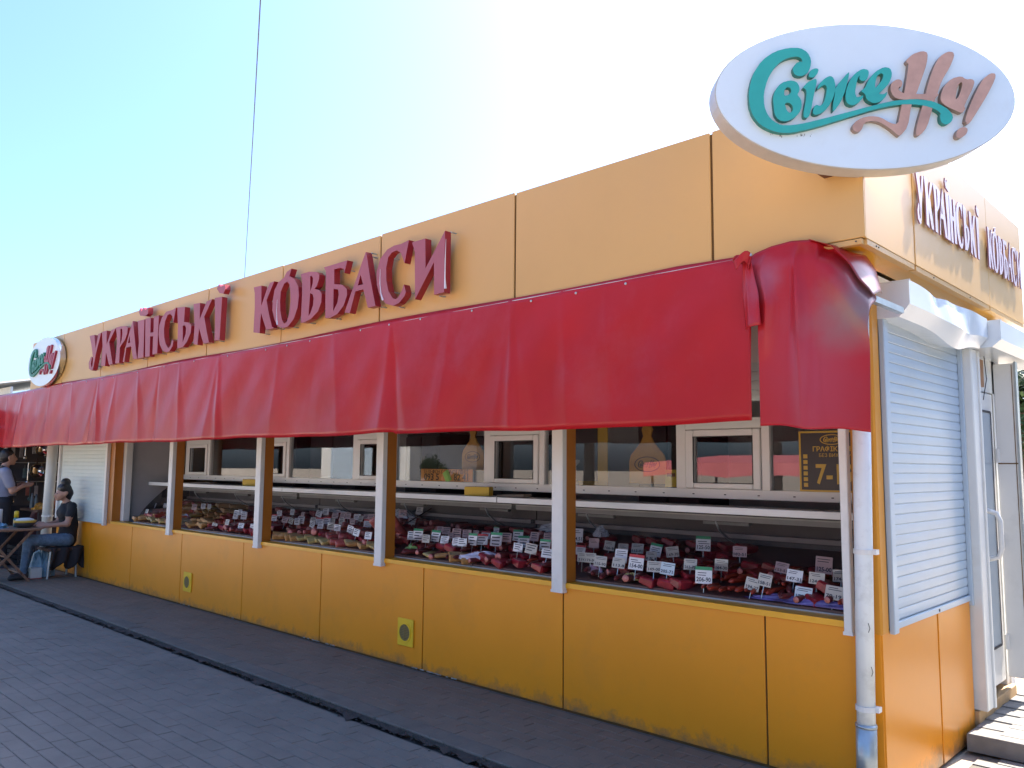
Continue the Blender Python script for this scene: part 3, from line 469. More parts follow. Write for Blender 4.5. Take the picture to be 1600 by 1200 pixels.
pipe_w = mat('pipe_white', (.74, .77, .78), .35, var=.03, scale=4, dirt=((.4, .4, .4), .5, 9))
dp = downpipe('white downpipe at the near corner with grey steel foot', .608, .558, -.075, 2.6, .044, .33, (1.2, .435), pipe_w)
sc = MB()
for (z, dx) in ((.83, .02), (.62, .03)):
    pts = [(.566+.02*z/.8+dx, -.075-math.sqrt(.0445**2-dx*dx)-.0004, z+q) for q in (-.02, 0, .025)]
    pts[1] = (pts[1][0]+.006, pts[1][1]+.003, pts[1][2]); sc.tube(pts, .0018, 5)
sc.build('scratch', dark, dp)
downpipe('cream downpipe at the far left corner of the kiosk', -11.78, -11.88, -.09, 2.6, .075, 0.02, (.8,), mat('pipe_cream', (.62, .62, .56), .4, var=.05))
# ------------------------------------------------------------------ lettering and oval signs
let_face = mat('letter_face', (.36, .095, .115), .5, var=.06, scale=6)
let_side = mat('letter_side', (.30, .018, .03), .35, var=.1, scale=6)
pale = mat('peeling_edge', (.75, .74, .76), .5)
sl = thing('sign_lettering', 'large raised dark red letters reading УКРАЇНСЬКІ КОВБАСИ on the front fascia', 'lettering', (-5.4, -.56, 2.8))
for nm, polys in LETTERS:
    m = MB()
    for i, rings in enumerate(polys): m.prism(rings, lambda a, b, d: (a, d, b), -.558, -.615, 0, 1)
    m.build('letter', [let_face, let_side], sl, fix=False)
    r0 = polys[0][0]; cx = sum(q[0] for q in r0)/len(r0)
m = MB()
for nm, polys in LETTERS:
    r0 = polys[0][0]
    for q in r0[::3]: m.tube([(q[0], -.509, q[1]), (q[0], -.56, q[1])], .006, 5)
tag(m.build('fixing_pin', galv, sl, fix=False), kind='stuff')
# strips where the letter trim is peeling
pe = MB()
for pts in ([(-2.022, 3.2), (-2.026, 3.05), (-2.026, 2.92), (-2.02, 2.845)], [(-2.775, 3.11), (-2.775, 3.0), (-2.76, 2.92), (-2.73, 2.86)], [(-4.282, 3.08), (-4.285, 2.98), (-4.275, 2.9), (-4.26, 2.85)]):
    pe.tube([(x, -.617, z) for x, z in pts], [.001, .003, .004, .009], 4)
pe.build('peeling_trim', pale, sl)
# end fascia: the same words, narrow thin plates on pins
se = thing('sign_lettering', 'thin faded lilac letters reading УКРАЇНСЬКІ КОВБАСИ on the short end fascia', 'lettering', (XF+.02, 1.35, 2.93))
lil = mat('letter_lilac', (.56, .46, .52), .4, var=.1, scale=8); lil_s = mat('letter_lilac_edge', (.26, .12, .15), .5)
Y0, Y1 = .205, 2.50
for nm, polys in LETTERS:
    m = MB()
    mapx = lambda a: Y0+(a+8.88)/(8.88-2.0)*(Y1-Y0)
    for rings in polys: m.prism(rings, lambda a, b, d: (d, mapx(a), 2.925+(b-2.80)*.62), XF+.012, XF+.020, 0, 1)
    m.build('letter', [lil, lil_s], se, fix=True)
# oval sign boards
sg_white = mat('sign_white', (.70, .76, .78), .3, var=.03, scale=2, dirt=((.55, .55, .52), .3, 4))
sg_rim = mat('sign_rim', (.52, .48, .42), .4, var=.12, scale=5)
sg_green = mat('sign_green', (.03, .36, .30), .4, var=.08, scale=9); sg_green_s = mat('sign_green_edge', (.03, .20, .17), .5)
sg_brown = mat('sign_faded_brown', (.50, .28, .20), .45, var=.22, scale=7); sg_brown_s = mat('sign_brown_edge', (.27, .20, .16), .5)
sg_dgreen = mat('sign_green_dark', (.01, .16, .09), .4); sg_red = mat('sign_red', (.33, .02, .04), .4)
def oval(label, c, e1, n, w_, h_, th, mats, rimm, sc=1.):
    o_ = thing('oval_sign', label, 'sign', tuple(c), 'oval signs')
    c = Vector(c); e1 = Vector(e1); n = Vector(n); ez = Vector((0, 0, 1))
    P = lambda a, b, d: c+e1*a+ez*b+n*d
    N_ = 72; ring = [(w_*math.cos(2*math.pi*i/N_), h_*math.sin(2*math.pi*i/N_)) for i in range(N_)]
    MB().prism([ring], P, -th, -.004).build('board', rimm, o_, fix=True)
    ring2 = [(a*.993, b*.99) for a, b in ring]
    MB().prism([ring2], P, -.0035, 0).build('face', sg_white, o_, fix=True)
    for k, (ms, grp) in enumerate(zip(mats, LOGO)):
        for j, (nm, rings) in enumerate(grp):
            rr = [[(a*sc, b*sc) for a, b in smooth_ring(r)] for r in rings]
            d1 = .024+.0006*j+(.002 if (k == 0 and j == 0) else 0)+(.001*k)
            MB().prism(rr, P, .0005, d1, 0, 1).build('letter', ms, o_, fix=True)
    return o_, P
def smooth_ring(r):
    """one corner-cutting pass so traced brush strokes read as curves"""
    out = []
    for i in range(len(r)):
        a, b = r[i], r[(i+1) % len(r)]
        out += [(a[0]*.78+b[0]*.22, a[1]*.78+b[1]*.22), (a[0]*.22+b[0]*.78, a[1]*.22+b[1]*.78)]
    return out
s45 = math.sqrt(.5)
big, P = oval('big white oval sign on the near roof corner with green and faded brown script', (.856, -.582, 3.332), (s45, s45, 0), (s45, -s45, 0), .703, .352, .105, ((sg_green, sg_green_s), (sg_brown, sg_brown_s)), sg_rim)
MB().box(.62, .66, -.62, -.50, 3.015, 3.04).build('bracket', mat('rusty_bracket', (.16, .06, .03), .8), big)
m = MB()
for i in range(26):
    a = random.uniform(-.46, -.26); b = -.112+random.uniform(-.012, .004); s_ = random.uniform(.0006, .002)
    q = P(a, b-.075, .001); m.tube([q, q+Vector((0, 0, -s_*random.uniform(2, 8)))], s_*.6, 5)
tag(m.build('grime_streak', mat('grime', (.10, .09, .07), .9), big), kind='stuff')
oval('white oval sign with green and red script at the far left fascia end', (-10.78, -.60, 3.07), (1, 0, 0), (0, -1, 0), .715, .352, .075, ((sg_dgreen, sg_dgreen), (sg_red, sg_red)), chrome)

# ------------------------------------------------------------------ awning
def awning_material():
    m = mat('awning_red', (.42, .011, .015), .30, var=.10, scale=1.5, spec=.30, dirt=((.42, .055, .08), .55, .9), bump=.35, bscale=4.5)
    t = m.node_tree; N = t.nodes; L = t.links; b = N['Principled BSDF']; src = b.inputs['Base Color'].links[0].from_socket
    g = N.new('ShaderNodeNewGeometry')
    def patch(src, c, r_, col, amt, sq=(1, 1, 1)):
        vm = N.new('ShaderNodeVectorMath'); vm.operation = 'SUBTRACT'; L.new(g.outputs['Position'], vm.inputs[0]); vm.inputs[1].default_value = c
        vq = N.new('ShaderNodeVectorMath'); vq.operation = 'MULTIPLY'; L.new(vm.outputs[0], vq.inputs[0]); vq.inputs[1].default_value = sq
        ln = N.new('ShaderNodeVectorMath'); ln.operation = 'LENGTH'; L.new(vq.outputs[0], ln.inputs[0])
        nz = N.new('ShaderNodeTexNoise'); nz.inputs['Scale'].default_value = 6; nz.inputs['Detail'].default_value = 5; L.new(g.outputs['Position'], nz.inputs['Vector'])
        ad = N.new('ShaderNodeMath'); ad.operation = 'MULTIPLY_ADD'; L.new(nz.outputs['Fac'], ad.inputs[0]); ad.inputs[1].default_value = .22; L.new(ln.outputs['Value'], ad.inputs[2])
        mr = N.new('ShaderNodeMapRange'); mr.interpolation_type = 'SMOOTHSTEP'; L.new(ad.outputs[0], mr.inputs['Value']); mr.inputs['From Min'].default_value = .08; mr.inputs['From Max'].default_value = r_+.12; mr.inputs['To Min'].default_value = amt; mr.inputs['To Max'].default_value = 0
        mx = N.new('ShaderNodeMix'); mx.data_type = 'RGBA'; L.new(mr.outputs[0], mx.inputs[0]); L.new(src, mx.inputs[6]); mx.inputs[7].default_value = (*col, 1); return mx.outputs[2]
    src = patch(src, (.30, -.69, 2.42), .12, (.34, .15, .24), .75, (1.6, 3., .7))
    src = patch(src, (.58, -.6, 2.05), .55, (.40, .06, .10), .55, (1.5, .4, .8))  # pink sheen of the corner cloth put into the colour
    src = patch(src, (.83, -.6, 2.33), .36, (.24, .18, .17), .92, (1, .4, 1.5))       # dusty bleached shoulder
    src = patch(src, (.36, -.6, 2.55), .14, (.36, .13, .19), .6, (1, .4, 1.0))
    src = patch(src, (.80, -.35, 2.5), .22, (.17, .11, .11), .9, (1, .5, 1.4))  # grey flap tint, painted darker to offset the sun falling there
    L.new(src, b.inputs['Base Color']); return m
awm = awning_material()
aw = thing('awning', 'red vinyl awning skirt hanging along the whole kiosk front', 'awning', (-6, -.55, 1.84))
YA = -.535
def val(a):  return math.sin(a*12.9898)*43758.5453 % 1
FOLDS = [(-2.72, -2.80, .05, .28, .055), (-2.72, -2.60, .03, .12, -.05), (-1.46, -1.44, .03, .10, .045), (-1.46, -1.60, .02, .35, .030), (-1.46, -1.20, .02, .3, .02),
         (-1.02, -.96, .05, .16, .04), (-.70, -.62, .02, .22, .03), (-.35, -.30, .02, .3, .02), (-2.05, -2.15, .02, .25, .03), (-3.5, -3.35, .02, .35, .035), (-4.35, -4.45, .02, .4, .03),
         (-5.50, -5.42, .04, .12, .05), (-5.50, -5.70, .02, .3, .035), (-6.4, -6.3, .02, .22, .04), (-6.9, -7.0, .02, .14, -.04), (-7.5, -7.35, .03, .25, .05),
         (-8.15, -8.3, .03, .22, .05), (-8.75, -8.6, .03, .18, .06), (-8.75, -9.0, .02, .14, -.05), (-9.7, -9.6, .02, .35, .04), (-10.6, -10.7, .02, .4, .04), (-11.85, -12.0, .04, .30, .08), (-12.7, -12.6, .03, .3, .05)]
for i in range(26):
    x = -13.4+i*.53+.3*val(i+1.); FOLDS.append((x, x+(val(i+40.)-.5)*.4, .02, .10+.16*val(i+3.), (val(i+9.)-.4)*.012))
def cloth_y(x, t):
    y = 0
    for a, b, w0, w1, A in FOLDS:
        c = a+(b-a)*t; w_ = w0+(w1-w0)*t; d = abs(x-c)/w_
        if d < 1: y -= .48*A*(t**.8)*(1-d)**1.6
    y -= .012*math.sin(x*2.1+1)*t+.006*math.sin(x*5.7+t*3)*t+.004*math.sin(x*11+t*7)*t*(1-t)*4
    return y
def cloth(name, x0, x1, nx, nt, fn, parent):
    m = MB()
    for i in range(nx+1):
        for j in range(nt+1): m.v.append(fn(x0+(x1-x0)*i/nx, j/nt))
    for i in range(nx):
        for j in range(nt): a = i*(nt+1)+j; m.f.append([a, a+1, a+nt+2, a+nt+1]); m.m.append(0)
    o_ = m.build(name, awm, parent, fix=False, smooth=True)
    s_ = o_.modifiers.new('thickness', 'SOLIDIFY'); s_.thickness = .002; s_.offset = 0
    return o_
def main_skirt(x, t):
    zt = 2.715+.01*math.sin(x*1.7)+(-.02)*max(0, x+.2)/.45; zb = 1.842+.006*math.sin(x*2.3+.5)+.003*math.sin(x*6.1)
    if x < -2.62: zb += .012
    return (x, YA+cloth_y(x, t)-.02*t, zt+(zb-zt)*t)
cloth('skirt', -13.6, .240, 760, 22, main_skirt, aw)
# near end piece: shoulders over the corner of the frame
TOPC = [(.262, 2.655), (.30, 2.69), (.377, 2.712), (.47, 2.722), (.56, 2.712), (.662, 2.665), (.734, 2.575), (.775, 2.49), (.816, 2.44), (.835, 2.405)]
def topz(x):
    for (a, za), (b, zb) in zip(TOPC[:-1], TOPC[1:]):
        if x <= b: k = (x-a)/(b-a); return za+(zb-za)*k
    return TOPC[-1][1]
def corner_piece(x, t):
    k = (x-.262)/.59
    zt = topz(x); zb = 1.822-.045*k+.005*math.sin(x*20)
    z = zt+(zb-zt)*t
    # crease that drops from the bolt at the shoulder
    c = .505+.02*t; d = abs(x-c)/(.03+.10*t)
    y = -.615+.05*k*(1-t)-.0*t
    if d < 1: y -= .05*min(1, t*3)*(1-d)**1.6*(1-.45*t)
    c2 = .36-.1*t; d2 = abs(x-c2)/(.04+.1*t)
    if d2 < 1: y -= .03*(1-d2)**2*math.sin(math.pi*min(1, t*1.6))
    if x > .60:                                              # swag from the bolt to the corner
        s_ = math.exp(-((t-.16-.35*(x-.6))/.10)**2); y -= .026*s_*min(1, (x-.6)/.1)
        y += .05*math.exp(-((t-.02)/.05)**2)
    y += .035*math.exp(-(t/.07)**2)
    g_ = max(0., min(1., (t-.10)/.25)); g_ = g_*g_*(3-2*g_); x += .050*g_*max(0, 1-k/.5)-.02*(1-g_)*max(0, 1-k/.3)
    return (x, y, z)
cloth('corner_skirt', .262, .835, 70, 60, corner_piece, aw)
def shoulder(u, t):                                           # cloth returning round the end under the soffit
    x = .56+.275*u; zt = topz(x)
    q = (x, -.575+.05*u, zt)
    e = (min(x-.02, .755), -.575+.05*u+.34*(.25+.75*u), min(2.66, zt+.04+.045*math.sin(math.pi*u)+.035*u))
    s_ = t; b_ = math.sin(math.pi*t)*.012
    return (q[0]+(e[0]-q[0])*s_+b_, q[1]+(e[1]-q[1])*s_, q[2]+(e[2]-q[2])*s_+b_)
cloth('shoulder_flap', 0, 1, 40, 14, shoulder, aw)
def tail(u, t):                                               # torn strip hanging in the gap
    wdt = .03+.075*min(1, t*1.8); x = .262+(u-.45)*wdt+.03*t
    return (x, -.665+.03*math.sin(u*3+t*2)+.06*abs(u-.4), 2.665-.37*t+.012*u)
cloth('torn_strip', 0, 1, 10, 20, tail, aw)
def knot(u, t):
    a = u*math.pi*2; return (.252+.05*math.cos(a)*(1-t*.4), -.65-.03*math.sin(a), 2.665-.05*t+.02*math.sin(a*2))
cloth('knot', 0, 1, 20, 8, knot, aw)
m = MB(); x = -13.2
while x < .2:
    m.lathe((x, YA-.004, 2.675+.01*math.sin(x*1.7)), [(.008, .004), (.008, -.002), (.004, -.004)], 8, axis='y'); x += random.choice((.37, .55, .73))
m.lathe((.30, -.655, 2.665), [(.008, .004), (.008, -.002)], 8, axis='y')
m.build('grommet', galv, aw)
MB().tube([(-13.6, -.525, 2.705), (.24, -.525, 2.69)], .012, 8).build('rail', galv, aw)
MB().box(.28, .80, -.49, -.46, 2.40, 2.43).box(.77, .80, -.46, -.01, 2.40, 2.43).build('corner_frame', galv, aw)
MB().box(-13.6, -11.7, -.5, -.46, 2.66, 2.70).build('outrigger', galv, aw)
# ------------------------------------------------------------------ display cases
BAYN = ['far left bay', 'second bay', 'third bay', 'fourth bay', 'near bay']
ROWN = ['front', 'second', 'third', 'fourth', 'fifth', 'back']
FOODN = {}
ORD = lambda n: '%d%s' % (n, 'th' if 10 <= n % 100 <= 20 else {1: 'st', 2: 'nd', 3: 'rd'}.get(n % 10, 'th'))
DK = lambda y: .855+(y-.12)*.33
GC = [(.135, .834), (.17, .875), (.22, .945), (.266, 1.009), (.34, 1.09), (.43, 1.177), (.50, 1.24), (.57, 1.295)]
shelf_top = mat('shelf_top', (.36, .31, .29), .35, var=.1, scale=4); shelf_edge = mat('shelf_edge', (.72, .71, .69), .35, var=.04)
case_back = mat('case_back', (.06, .055, .065), .4, var=.1)
for (x0, x1, lb) in ((-9.10, -5.81, 'curved-glass refrigerated display case in the far left bays'), (-5.80, -2.51, 'curved-glass refrigerated display case in the middle bays'), (-2.50, .495, 'curved-glass refrigerated display case in the near bay')):
    c = thing('display_case', lb, 'display case', ((x0+x1)/2, .5, .08), 'display cases')
    B('base', dark, c, x0, x1, .14, .95, .08, .80)
    MB().add([(x0, .14, .80), (x1, .14, .80), (x1, .88, .80), (x0, .88, .80), (x0, .14, DK(.14)-.01), (x1, .14, DK(.14)-.01), (x1, .88, DK(.88)-.01), (x0, .88, DK(.88)-.01)],
             [(0,3,2,1),(4,5,6,7),(0,1,5,4),(1,2,6,5),(2,3,7,6),(3,0,4,7)]).build('deck', deckm, c)
    m = MB(); n = len(GC); off = .006
    for x in (x0, x1):
        for y, z in GC: m.v.append((x, y, z))
    for i in range(n-1): m.f.append([i, i+1, n+i+1, n+i]); m.m.append(0)
    m.build('glass', glc, c, fix=False, smooth=True)
    B('glass_seat', metal_rail, c, x0, x1, .125, .145, .812, .838)
    B('shelf', shelf_top, c, x0-(.22 if x0 < -9 else 0), x1, .412, .745, 1.332, 1.362)
    B('shelf_edge', shelf_edge, c, x0-(.22 if x0 < -9 else 0), x1, .398, .4115, 1.322, 1.366, bev=.003)
    B('light_rail', mat('light_rail', (.36, .37, .36), .4), c, x0+.02, x1-.02, .60, .66, 1.262, 1.302)
    B('back', case_back, c, x0, x1, .885, .91, 1.0, 1.335)
    B('back_rail', mat('back_rail', (.25, .22, .23), .35), c, x0+.02, x1-.02, .84, .88, 1.135, 1.165)
    for x in ((x0+.004,) if x0 < -9 else ()):
        side = [(y, z) for y, z in GC]+[(.88, 1.30), (.88, .82), (.16, .82)]
        MB().prism([side], lambda a, b, d: (d, a, b), x-.003, x+.003).build('side_panel', mat('smoked_side', (.05, .045, .05), .2), c)
    x = x0+.75
    while x < x1-.3:
        MB().tube([(x, .62, 1.29), (x+.015, .60, 1.25), (x+.02, .63, 1.20), (x+.05, .70, 1.14), (x+.09, .80, 1.09)], .007, 6).build('bracket', galv, c, smooth=True)
        MB().box(x-.12, x+.22, .66, .70, 1.235, 1.255).build('lamp_bar', mat('lamp_bar', (.24, .25, .24), .4), c); x += 1.1
# ------------------------------------------------------------------ food on the decks
def sausage_mesh(name, m, l, rad, bend, cut=None):
    s = MB(); n = 9; pts = []; rr = []
    for i in range(n):
        t = i/(n-1); a = (t-.5)*bend; pts.append(((t-.5)*l, math.sin(math.pi*t)*bend*l*.28, 0)); e = min(t, 1-t)*n/1.6; rr.append(rad*min(1, .35+.65*math.sqrt(min(1, e))))
    if cut: rr[0] = rad; rr[1] = rad
    s.tube(pts, rr, 8)
    if cut:
        k = len(s.f)-2; s.m[k] = 1
    return s.mesh(name, [m]+([cut] if cut else []), smooth=True)
f_smoked = mat('smoked_sausage', (.115, .016, .018), .32, var=.35, scale=30)
f_red = mat('red_sausage', (.30, .035, .018), .3, var=.3, scale=25)
f_pink = mat('boiled_sausage', (.36, .07, .06), .35, var=.2, scale=20)
f_cut = mat('cut_meat', (.55, .20, .17), .4, var=.2, scale=60)
f_meat = mat('raw_meat', (.26, .015, .025), .28, var=.45, scale=22)
f_tan = mat('tan_smoked_piece', (.42, .22, .08), .4, var=.3, scale=18)
f_yel = mat('yellow_pack', (.45, .33, .12), .3, var=.3, scale=18)
f_film = mat('plastic_film', (.50, .50, .53), .2, var=.25, scale=14)
f_purple = mat('violet_pack', (.12, .10, .30), .25, var=.5, scale=12)
f_green = mat('green_pack', (.16, .26, .08), .3, var=.4, scale=15)
def block_mesh(name, m, l, w_, h):
    s = MB().box(-l/2, l/2, -w_/2, w_/2, -h/2, h/2, bev=.012)
    s.v = [(x*(1+.12*math.sin(y*60+x*37)), y*(1+.12*math.sin(x*51)), z*(1+.2*math.sin(x*43+y*29))) for x, y, z in s.v]
    return s.mesh(name, m)
KIND = {
 'smoked': ('smoked_sausage', 'dark smoked sausage', 'sausage', [sausage_mesh('smoked_sausage', f_smoked, .30, .024, .35, None), sausage_mesh('smoked_sausage', f_smoked, .26, .030, .15, f_cut)]),
 'red': ('red_sausage', 'bright red frankfurter', 'sausage', [sausage_mesh('red_sausage', f_red, .20, .017, .35), sausage_mesh('red_sausage', f_red, .17, .02, .2)]),
 'boiled': ('boiled_sausage', 'thick pink boiled sausage', 'sausage', [sausage_mesh('boiled_sausage', f_pink, .26, .04, .08, f_cut), sausage_mesh('boiled_sausage', f_pink, .22, .045, .05, f_cut)]),
 'meat': ('meat_piece', 'dark red piece of meat', 'meat', [block_mesh('meat_piece', f_meat, .17, .12, .06), block_mesh('meat_piece', f_meat, .13, .15, .07)]),
 'tan': ('smoked_piece', 'tan smoked piece', 'smoked meat', [block_mesh('smoked_piece', f_tan, .2, .12, .06), sausage_mesh('smoked_piece', f_tan, .24, .03, .2)]),
 'yellow': ('yellow_pack', 'yellowish vacuum pack', 'food pack', [block_mesh('yellow_pack', f_yel, .19, .11, .035)]),
}
def food(kind, x, y, bay, row, lift=0, ang=None):
    nm, lb, cat, ms = KIND[kind]
    o_ = link(nm, random.choice(ms), None, (x, y, DK(y)+.014+lift*.6), (random.uniform(-.1, .1)+.31, random.uniform(-.12, .12), (random.uniform(.9, 1.9) if ang is None else ang)))
    s_ = random.uniform(.60, .88); o_.scale = (s_, s_, s_)
    n_ = FOODN[(kind, bay, row)] = FOODN.get((kind, bay, row), 0)+1
    tag(o_, '%s, %s of its kind in the %s row, %s' % (lb, ORD(n_), ROWN[row], BAYN[bay]), cat, '%s heap in the %s' % (nm.replace('_', ' '), BAYN[bay]))
BX = [(-9.05, -7.72), (-7.55, -5.60), (-5.45, -3.55), (-3.40, -1.56), (-1.40, .47)]
for bay, (x0, x1) in enumerate(BX):
    for r_, y in enumerate((.185, .285, .395, .505, .62, .74)):
        x = x0+random.uniform(.03, .09)
        while x < x1-.03:
            t = (x-x0)/(x1-x0)
            if bay == 0: k = random.choice(('tan', 'tan', 'yellow', 'meat'))
            elif bay == 1: k = 'tan' if t < .25 else random.choice(('meat', 'smoked', 'meat', 'red'))
            elif bay == 2: k = random.choice(('yellow', 'yellow', 'tan', 'boiled')) if r_ == 0 else random.choice(('boiled', 'red', 'boiled', 'meat'))
            elif bay == 3: k = random.choice(('yellow', 'tan', 'smoked')) if r_ == 0 and t < .5 else random.choice(('smoked', 'meat', 'red', 'smoked', 'boiled' if t < .25 else 'meat'))
            else: k = ('red' if r_ < 2 and .42 < t < .75 else random.choice(('smoked', 'smoked', 'meat', 'meat', 'red' if t > .6 else 'smoked')))
            if bay == 4 and r_ >= 4 and t > .5: x += .3; continue
            food(k, x, y+random.uniform(-.03, .03), bay, r_, random.uniform(0, .02)+(.03 if r_ in (1, 2) and random.random() < .4 else 0))
            x += {'red': .062, 'smoked': .085, 'boiled': .11, 'meat': .15, 'tan': .12, 'yellow': .13}[k]*random.uniform(.66, .95)
def crumple(name, lb, cat, m, c, sx, sy, sz, seed, rz=0.):
    """a crumpled bag or folded pack: a jittered low dome"""
    rnd = random.Random(seed); s = MB(); n = 18; k = 6
    for i in range(k+1):
        ph = i/k*math.pi/2
        for j in range(n):
            a = 2*math.pi*j/n; q = 1+rnd.uniform(-.22, .22); s.v.append((math.cos(ph)*math.cos(a)*sx*q, math.cos(ph)*math.sin(a)*sy*q, math.sin(ph)*sz*(1+rnd.uniform(-.3, .3))-.01))
    for i in range(k):
        for j in range(n): s.f.append([i*n+j, i*n+(j+1) % n, (i+1)*n+(j+1) % n, (i+1)*n+j]); s.m.append(0)
    o_ = link(name, s.mesh(name, m), None, c, rz); return tag(o_, lb, cat)
crumple('plastic_bag', 'crumpled white plastic bag in the fourth bay, pale blue at its tip', 'bag', mat('bag_pale', (.52, .50, .62), .3, var=.2), (-2.45, .20, .90), .20, .05, .05, 1, .5)
crumple('plastic_bag', 'grey film bag lying at the back of the fourth bay', 'bag', f_film, (-2.15, .74, 1.10), .20, .07, .06, 2)
crumple('plastic_bag', 'small white bag at the right end of the fourth bay', 'bag', f_film, (-1.66, .68, 1.10), .06, .05, .07, 3)
crumple('plastic_bag', 'clear film bag at the back of the third bay near its right post', 'bag', f_film, (-4.2, .74, 1.12), .22, .06, .07, 4)
crumple('food_tray', 'white foam tray at the back left of the third bay', 'tray', f_film, (-5.35, .76, 1.10), .25, .08, .05, 5)
crumple('violet_pack', 'violet and blue printed packs spread at the front of the near bay', 'food pack', f_purple, (.18, .175, .872), .36, .045, .035, 6)
crumple('green_pack', 'green printed pack at the left front of the fourth bay', 'food pack', f_green, (-3.32, .20, .90), .07, .05, .05, 7)
crumple('food_pack', 'pale yellow pack at the front left of the near bay', 'food pack', f_yel, (-1.02, .18, .89), .08, .04, .035, 8, .4)
crumple('food_pack', 'pinkish film pack with a knot at the front of the near bay', 'food pack', mat('pink_film', (.42, .26, .34), .25, var=.3), (-1.34, .2, .90), .06, .04, .05, 9)
f_twig = mat('dry_twig', (.05, .03, .025), .8)
tag(MB().tube([(-3.85, .3, .97), (-3.78, .42, 1.05), (-3.70, .6, 1.16), (-3.66, .7, 1.22)], .006, 6).build('display_pin', f_twig, None), 'thin dark stick standing among the meats of the fourth bay', 'stick')
for i in range(5):
    x = -3.98+.07*i; o_ = link('boiled_sausage', KIND['boiled'][3][0], None, (x, .36+.03*(i % 2), 1.02+.03*(i % 3)), (0, .9, 1.2)); tag(o_, 'cut pink sausage, %s in the upright stack at the left of the fourth bay' % ORD(i+1), 'sausage', 'stacked sausages of the fourth bay')
# ------------------------------------------------------------------ price tags
PC = {'w': mat('tag_white', (.70, .68, .68), .5, var=.03), 'c': mat('tag_cream', (.50, .46, .40), .5, var=.04), 'p': mat('tag_pink', (.62, .42, .40), .5, var=.04),
      'b': mat('tag_blue_white', (.55, .62, .66), .5, var=.03)}
hd = {'g': mat('tag_green_header', (.03, .24, .10), .5), 'r': mat('tag_red_header', (.50, .04, .04), .5)}
ink = mat('tag_ink', (.04, .04, .06), .6)
COLN = {'w': 'white', 'c': 'cream', 'p': 'pink', 'b': 'bluish white', 'g': 'white green-topped', 'r': 'white red-topped'}
ORD_ = lambda n: '%d%s' % (n, 'th' if 10 <= n % 100 <= 20 else {1: 'st', 2: 'nd', 3: 'rd'}.get(n % 10, 'th'))
rank = {}
for bay in range(5):
    L_ = sorted([t for t in TAGS if t[8] == bay], key=lambda t: (t[0]-CAM.x)/(t[1]-CAM.y))
    for i, t in enumerate(L_): rank[t] = i+1
for t in TAGS:
    x, y, z, w_, h_, k, txt, rot, bay = t
    d = Vector((x, y, z))-CAM; ca = abs(d.y)/math.hypot(d.x, d.y)
    w_ = min(w_/ca, h_*1.3)
    yaw = random.uniform(0, .35); tilt = R(-12+random.uniform(-6, 6))
    lb = ('%s price tag reading %s in the %s' % (COLN[k], txt, BAYN[bay])) if len(txt) > 4 else '%s price tag, %s from the left in the %s' % (COLN[k], ORD(rank[t]), BAYN[bay])
    base = thing('price_tag', lb, 'price tag', (x, y, z), 'price tags in the display')
    base.rotation_euler = (0, 0, yaw)
    Lc = WM.pop(base.name)                                       # children live in the tag's own frame
    rx = (math.pi/2+tilt, 0, 0)
    def put(o_, dy): return o_
    cm = PC[k if k in PC else 'w']
    s = MB().box(-w_/2, w_/2, 0, .0016, 0, h_); 
    ct, st_ = math.cos(R(rot)), math.sin(R(rot))
    Mx = Matrix.Rotation(tilt, 4, 'X') @ Matrix.Translation((0, 0, h_/2)) @ Matrix.Rotation(R(-rot), 4, 'Y') @ Matrix.Translation((0, 0, -h_/2))
    def addm(s, name, m):
        s.v = [tuple(Mx @ Vector(v)) for v in s.v]; return s.build(name, m, base)
    addm(s, 'card', cm)
    addm(MB().box(-.002, .002, .003, .006, -.07, h_*.5), 'stick', galv)
    top = h_
    if k in hd:
        addm(MB().box(-w_/2, w_/2, -.0012, -.0002, h_*.80, h_), 'header', hd[k]); top = h_*.8
    near = bay == 4
    if near and txt:
        me = text_mesh(txt, 1.0, .02).copy(); me.materials.clear(); me.materials.append(ink)
        wd = max(.1, max(v.co.x for v in me.vertices)-min(v.co.x for v in me.vertices)); s_ = min(w_*.86/wd, h_*.42)
        me.transform(Mx @ Matrix.Translation((0, -.0012, h_*.24)) @ Matrix.Rotation(math.pi/2, 4, 'X') @ Matrix.Diagonal((s_*w_*.86/(wd*s_) if False else w_*.86/wd, h_*.36, .3, 1)))
        link('price', me, base)
    m = MB(); zz = top-h_*.16
    for i in range(2 if near and txt else 3):
        l = w_*random.uniform(.45, .8); x0 = -w_*.4+random.uniform(0, w_*.1)
        lw = h_*(.022 if near else .045)
        m.box(x0, x0+l, -.0011, -.0002, zz-lw, zz+lw); zz -= h_*(.14 if near else .25)
        if zz < h_*.1: break
    addm(m, 'print', ink)
# ------------------------------------------------------------------ notices, boards and boxes in the windows
gold = mat('notice_gold', (.55, .33, .03), .4, var=.06); blk = mat('notice_black', (.018, .014, .016), .4)
n1 = thing('opening_hours_sign', 'dark window notice with gold border reading ГРАФІК РОБОТИ 7-19', 'notice', (.08, .742, 1.48))
B('panel', blk, n1, -.10, .30, .7425, .7445, 1.482, 1.84)
m = MB()
for a in ((-.112, -.10, 1.47, 1.852), (.30, .312, 1.47, 1.852), (-.0995, .2995, 1.47, 1.4815), (-.0995, .2995, 1.8405, 1.852)): m.box(a[0], a[1], .741, .7448, a[2], a[3])
m.build('border', gold, n1)
RF = (math.pi/2, 0, 0)
text('ГРАФІК РОБОТИ', .042, gold, n1, (.15, .7418, 1.737), RF, .001)
text('БЕЗ ВИХІДНИХ', .03, gold, n1, (.13, .7418, 1.698), RF)
text('7-19', .17, gold, n1, (.115, .7418, 1.575), RF, .004, sx=.8)
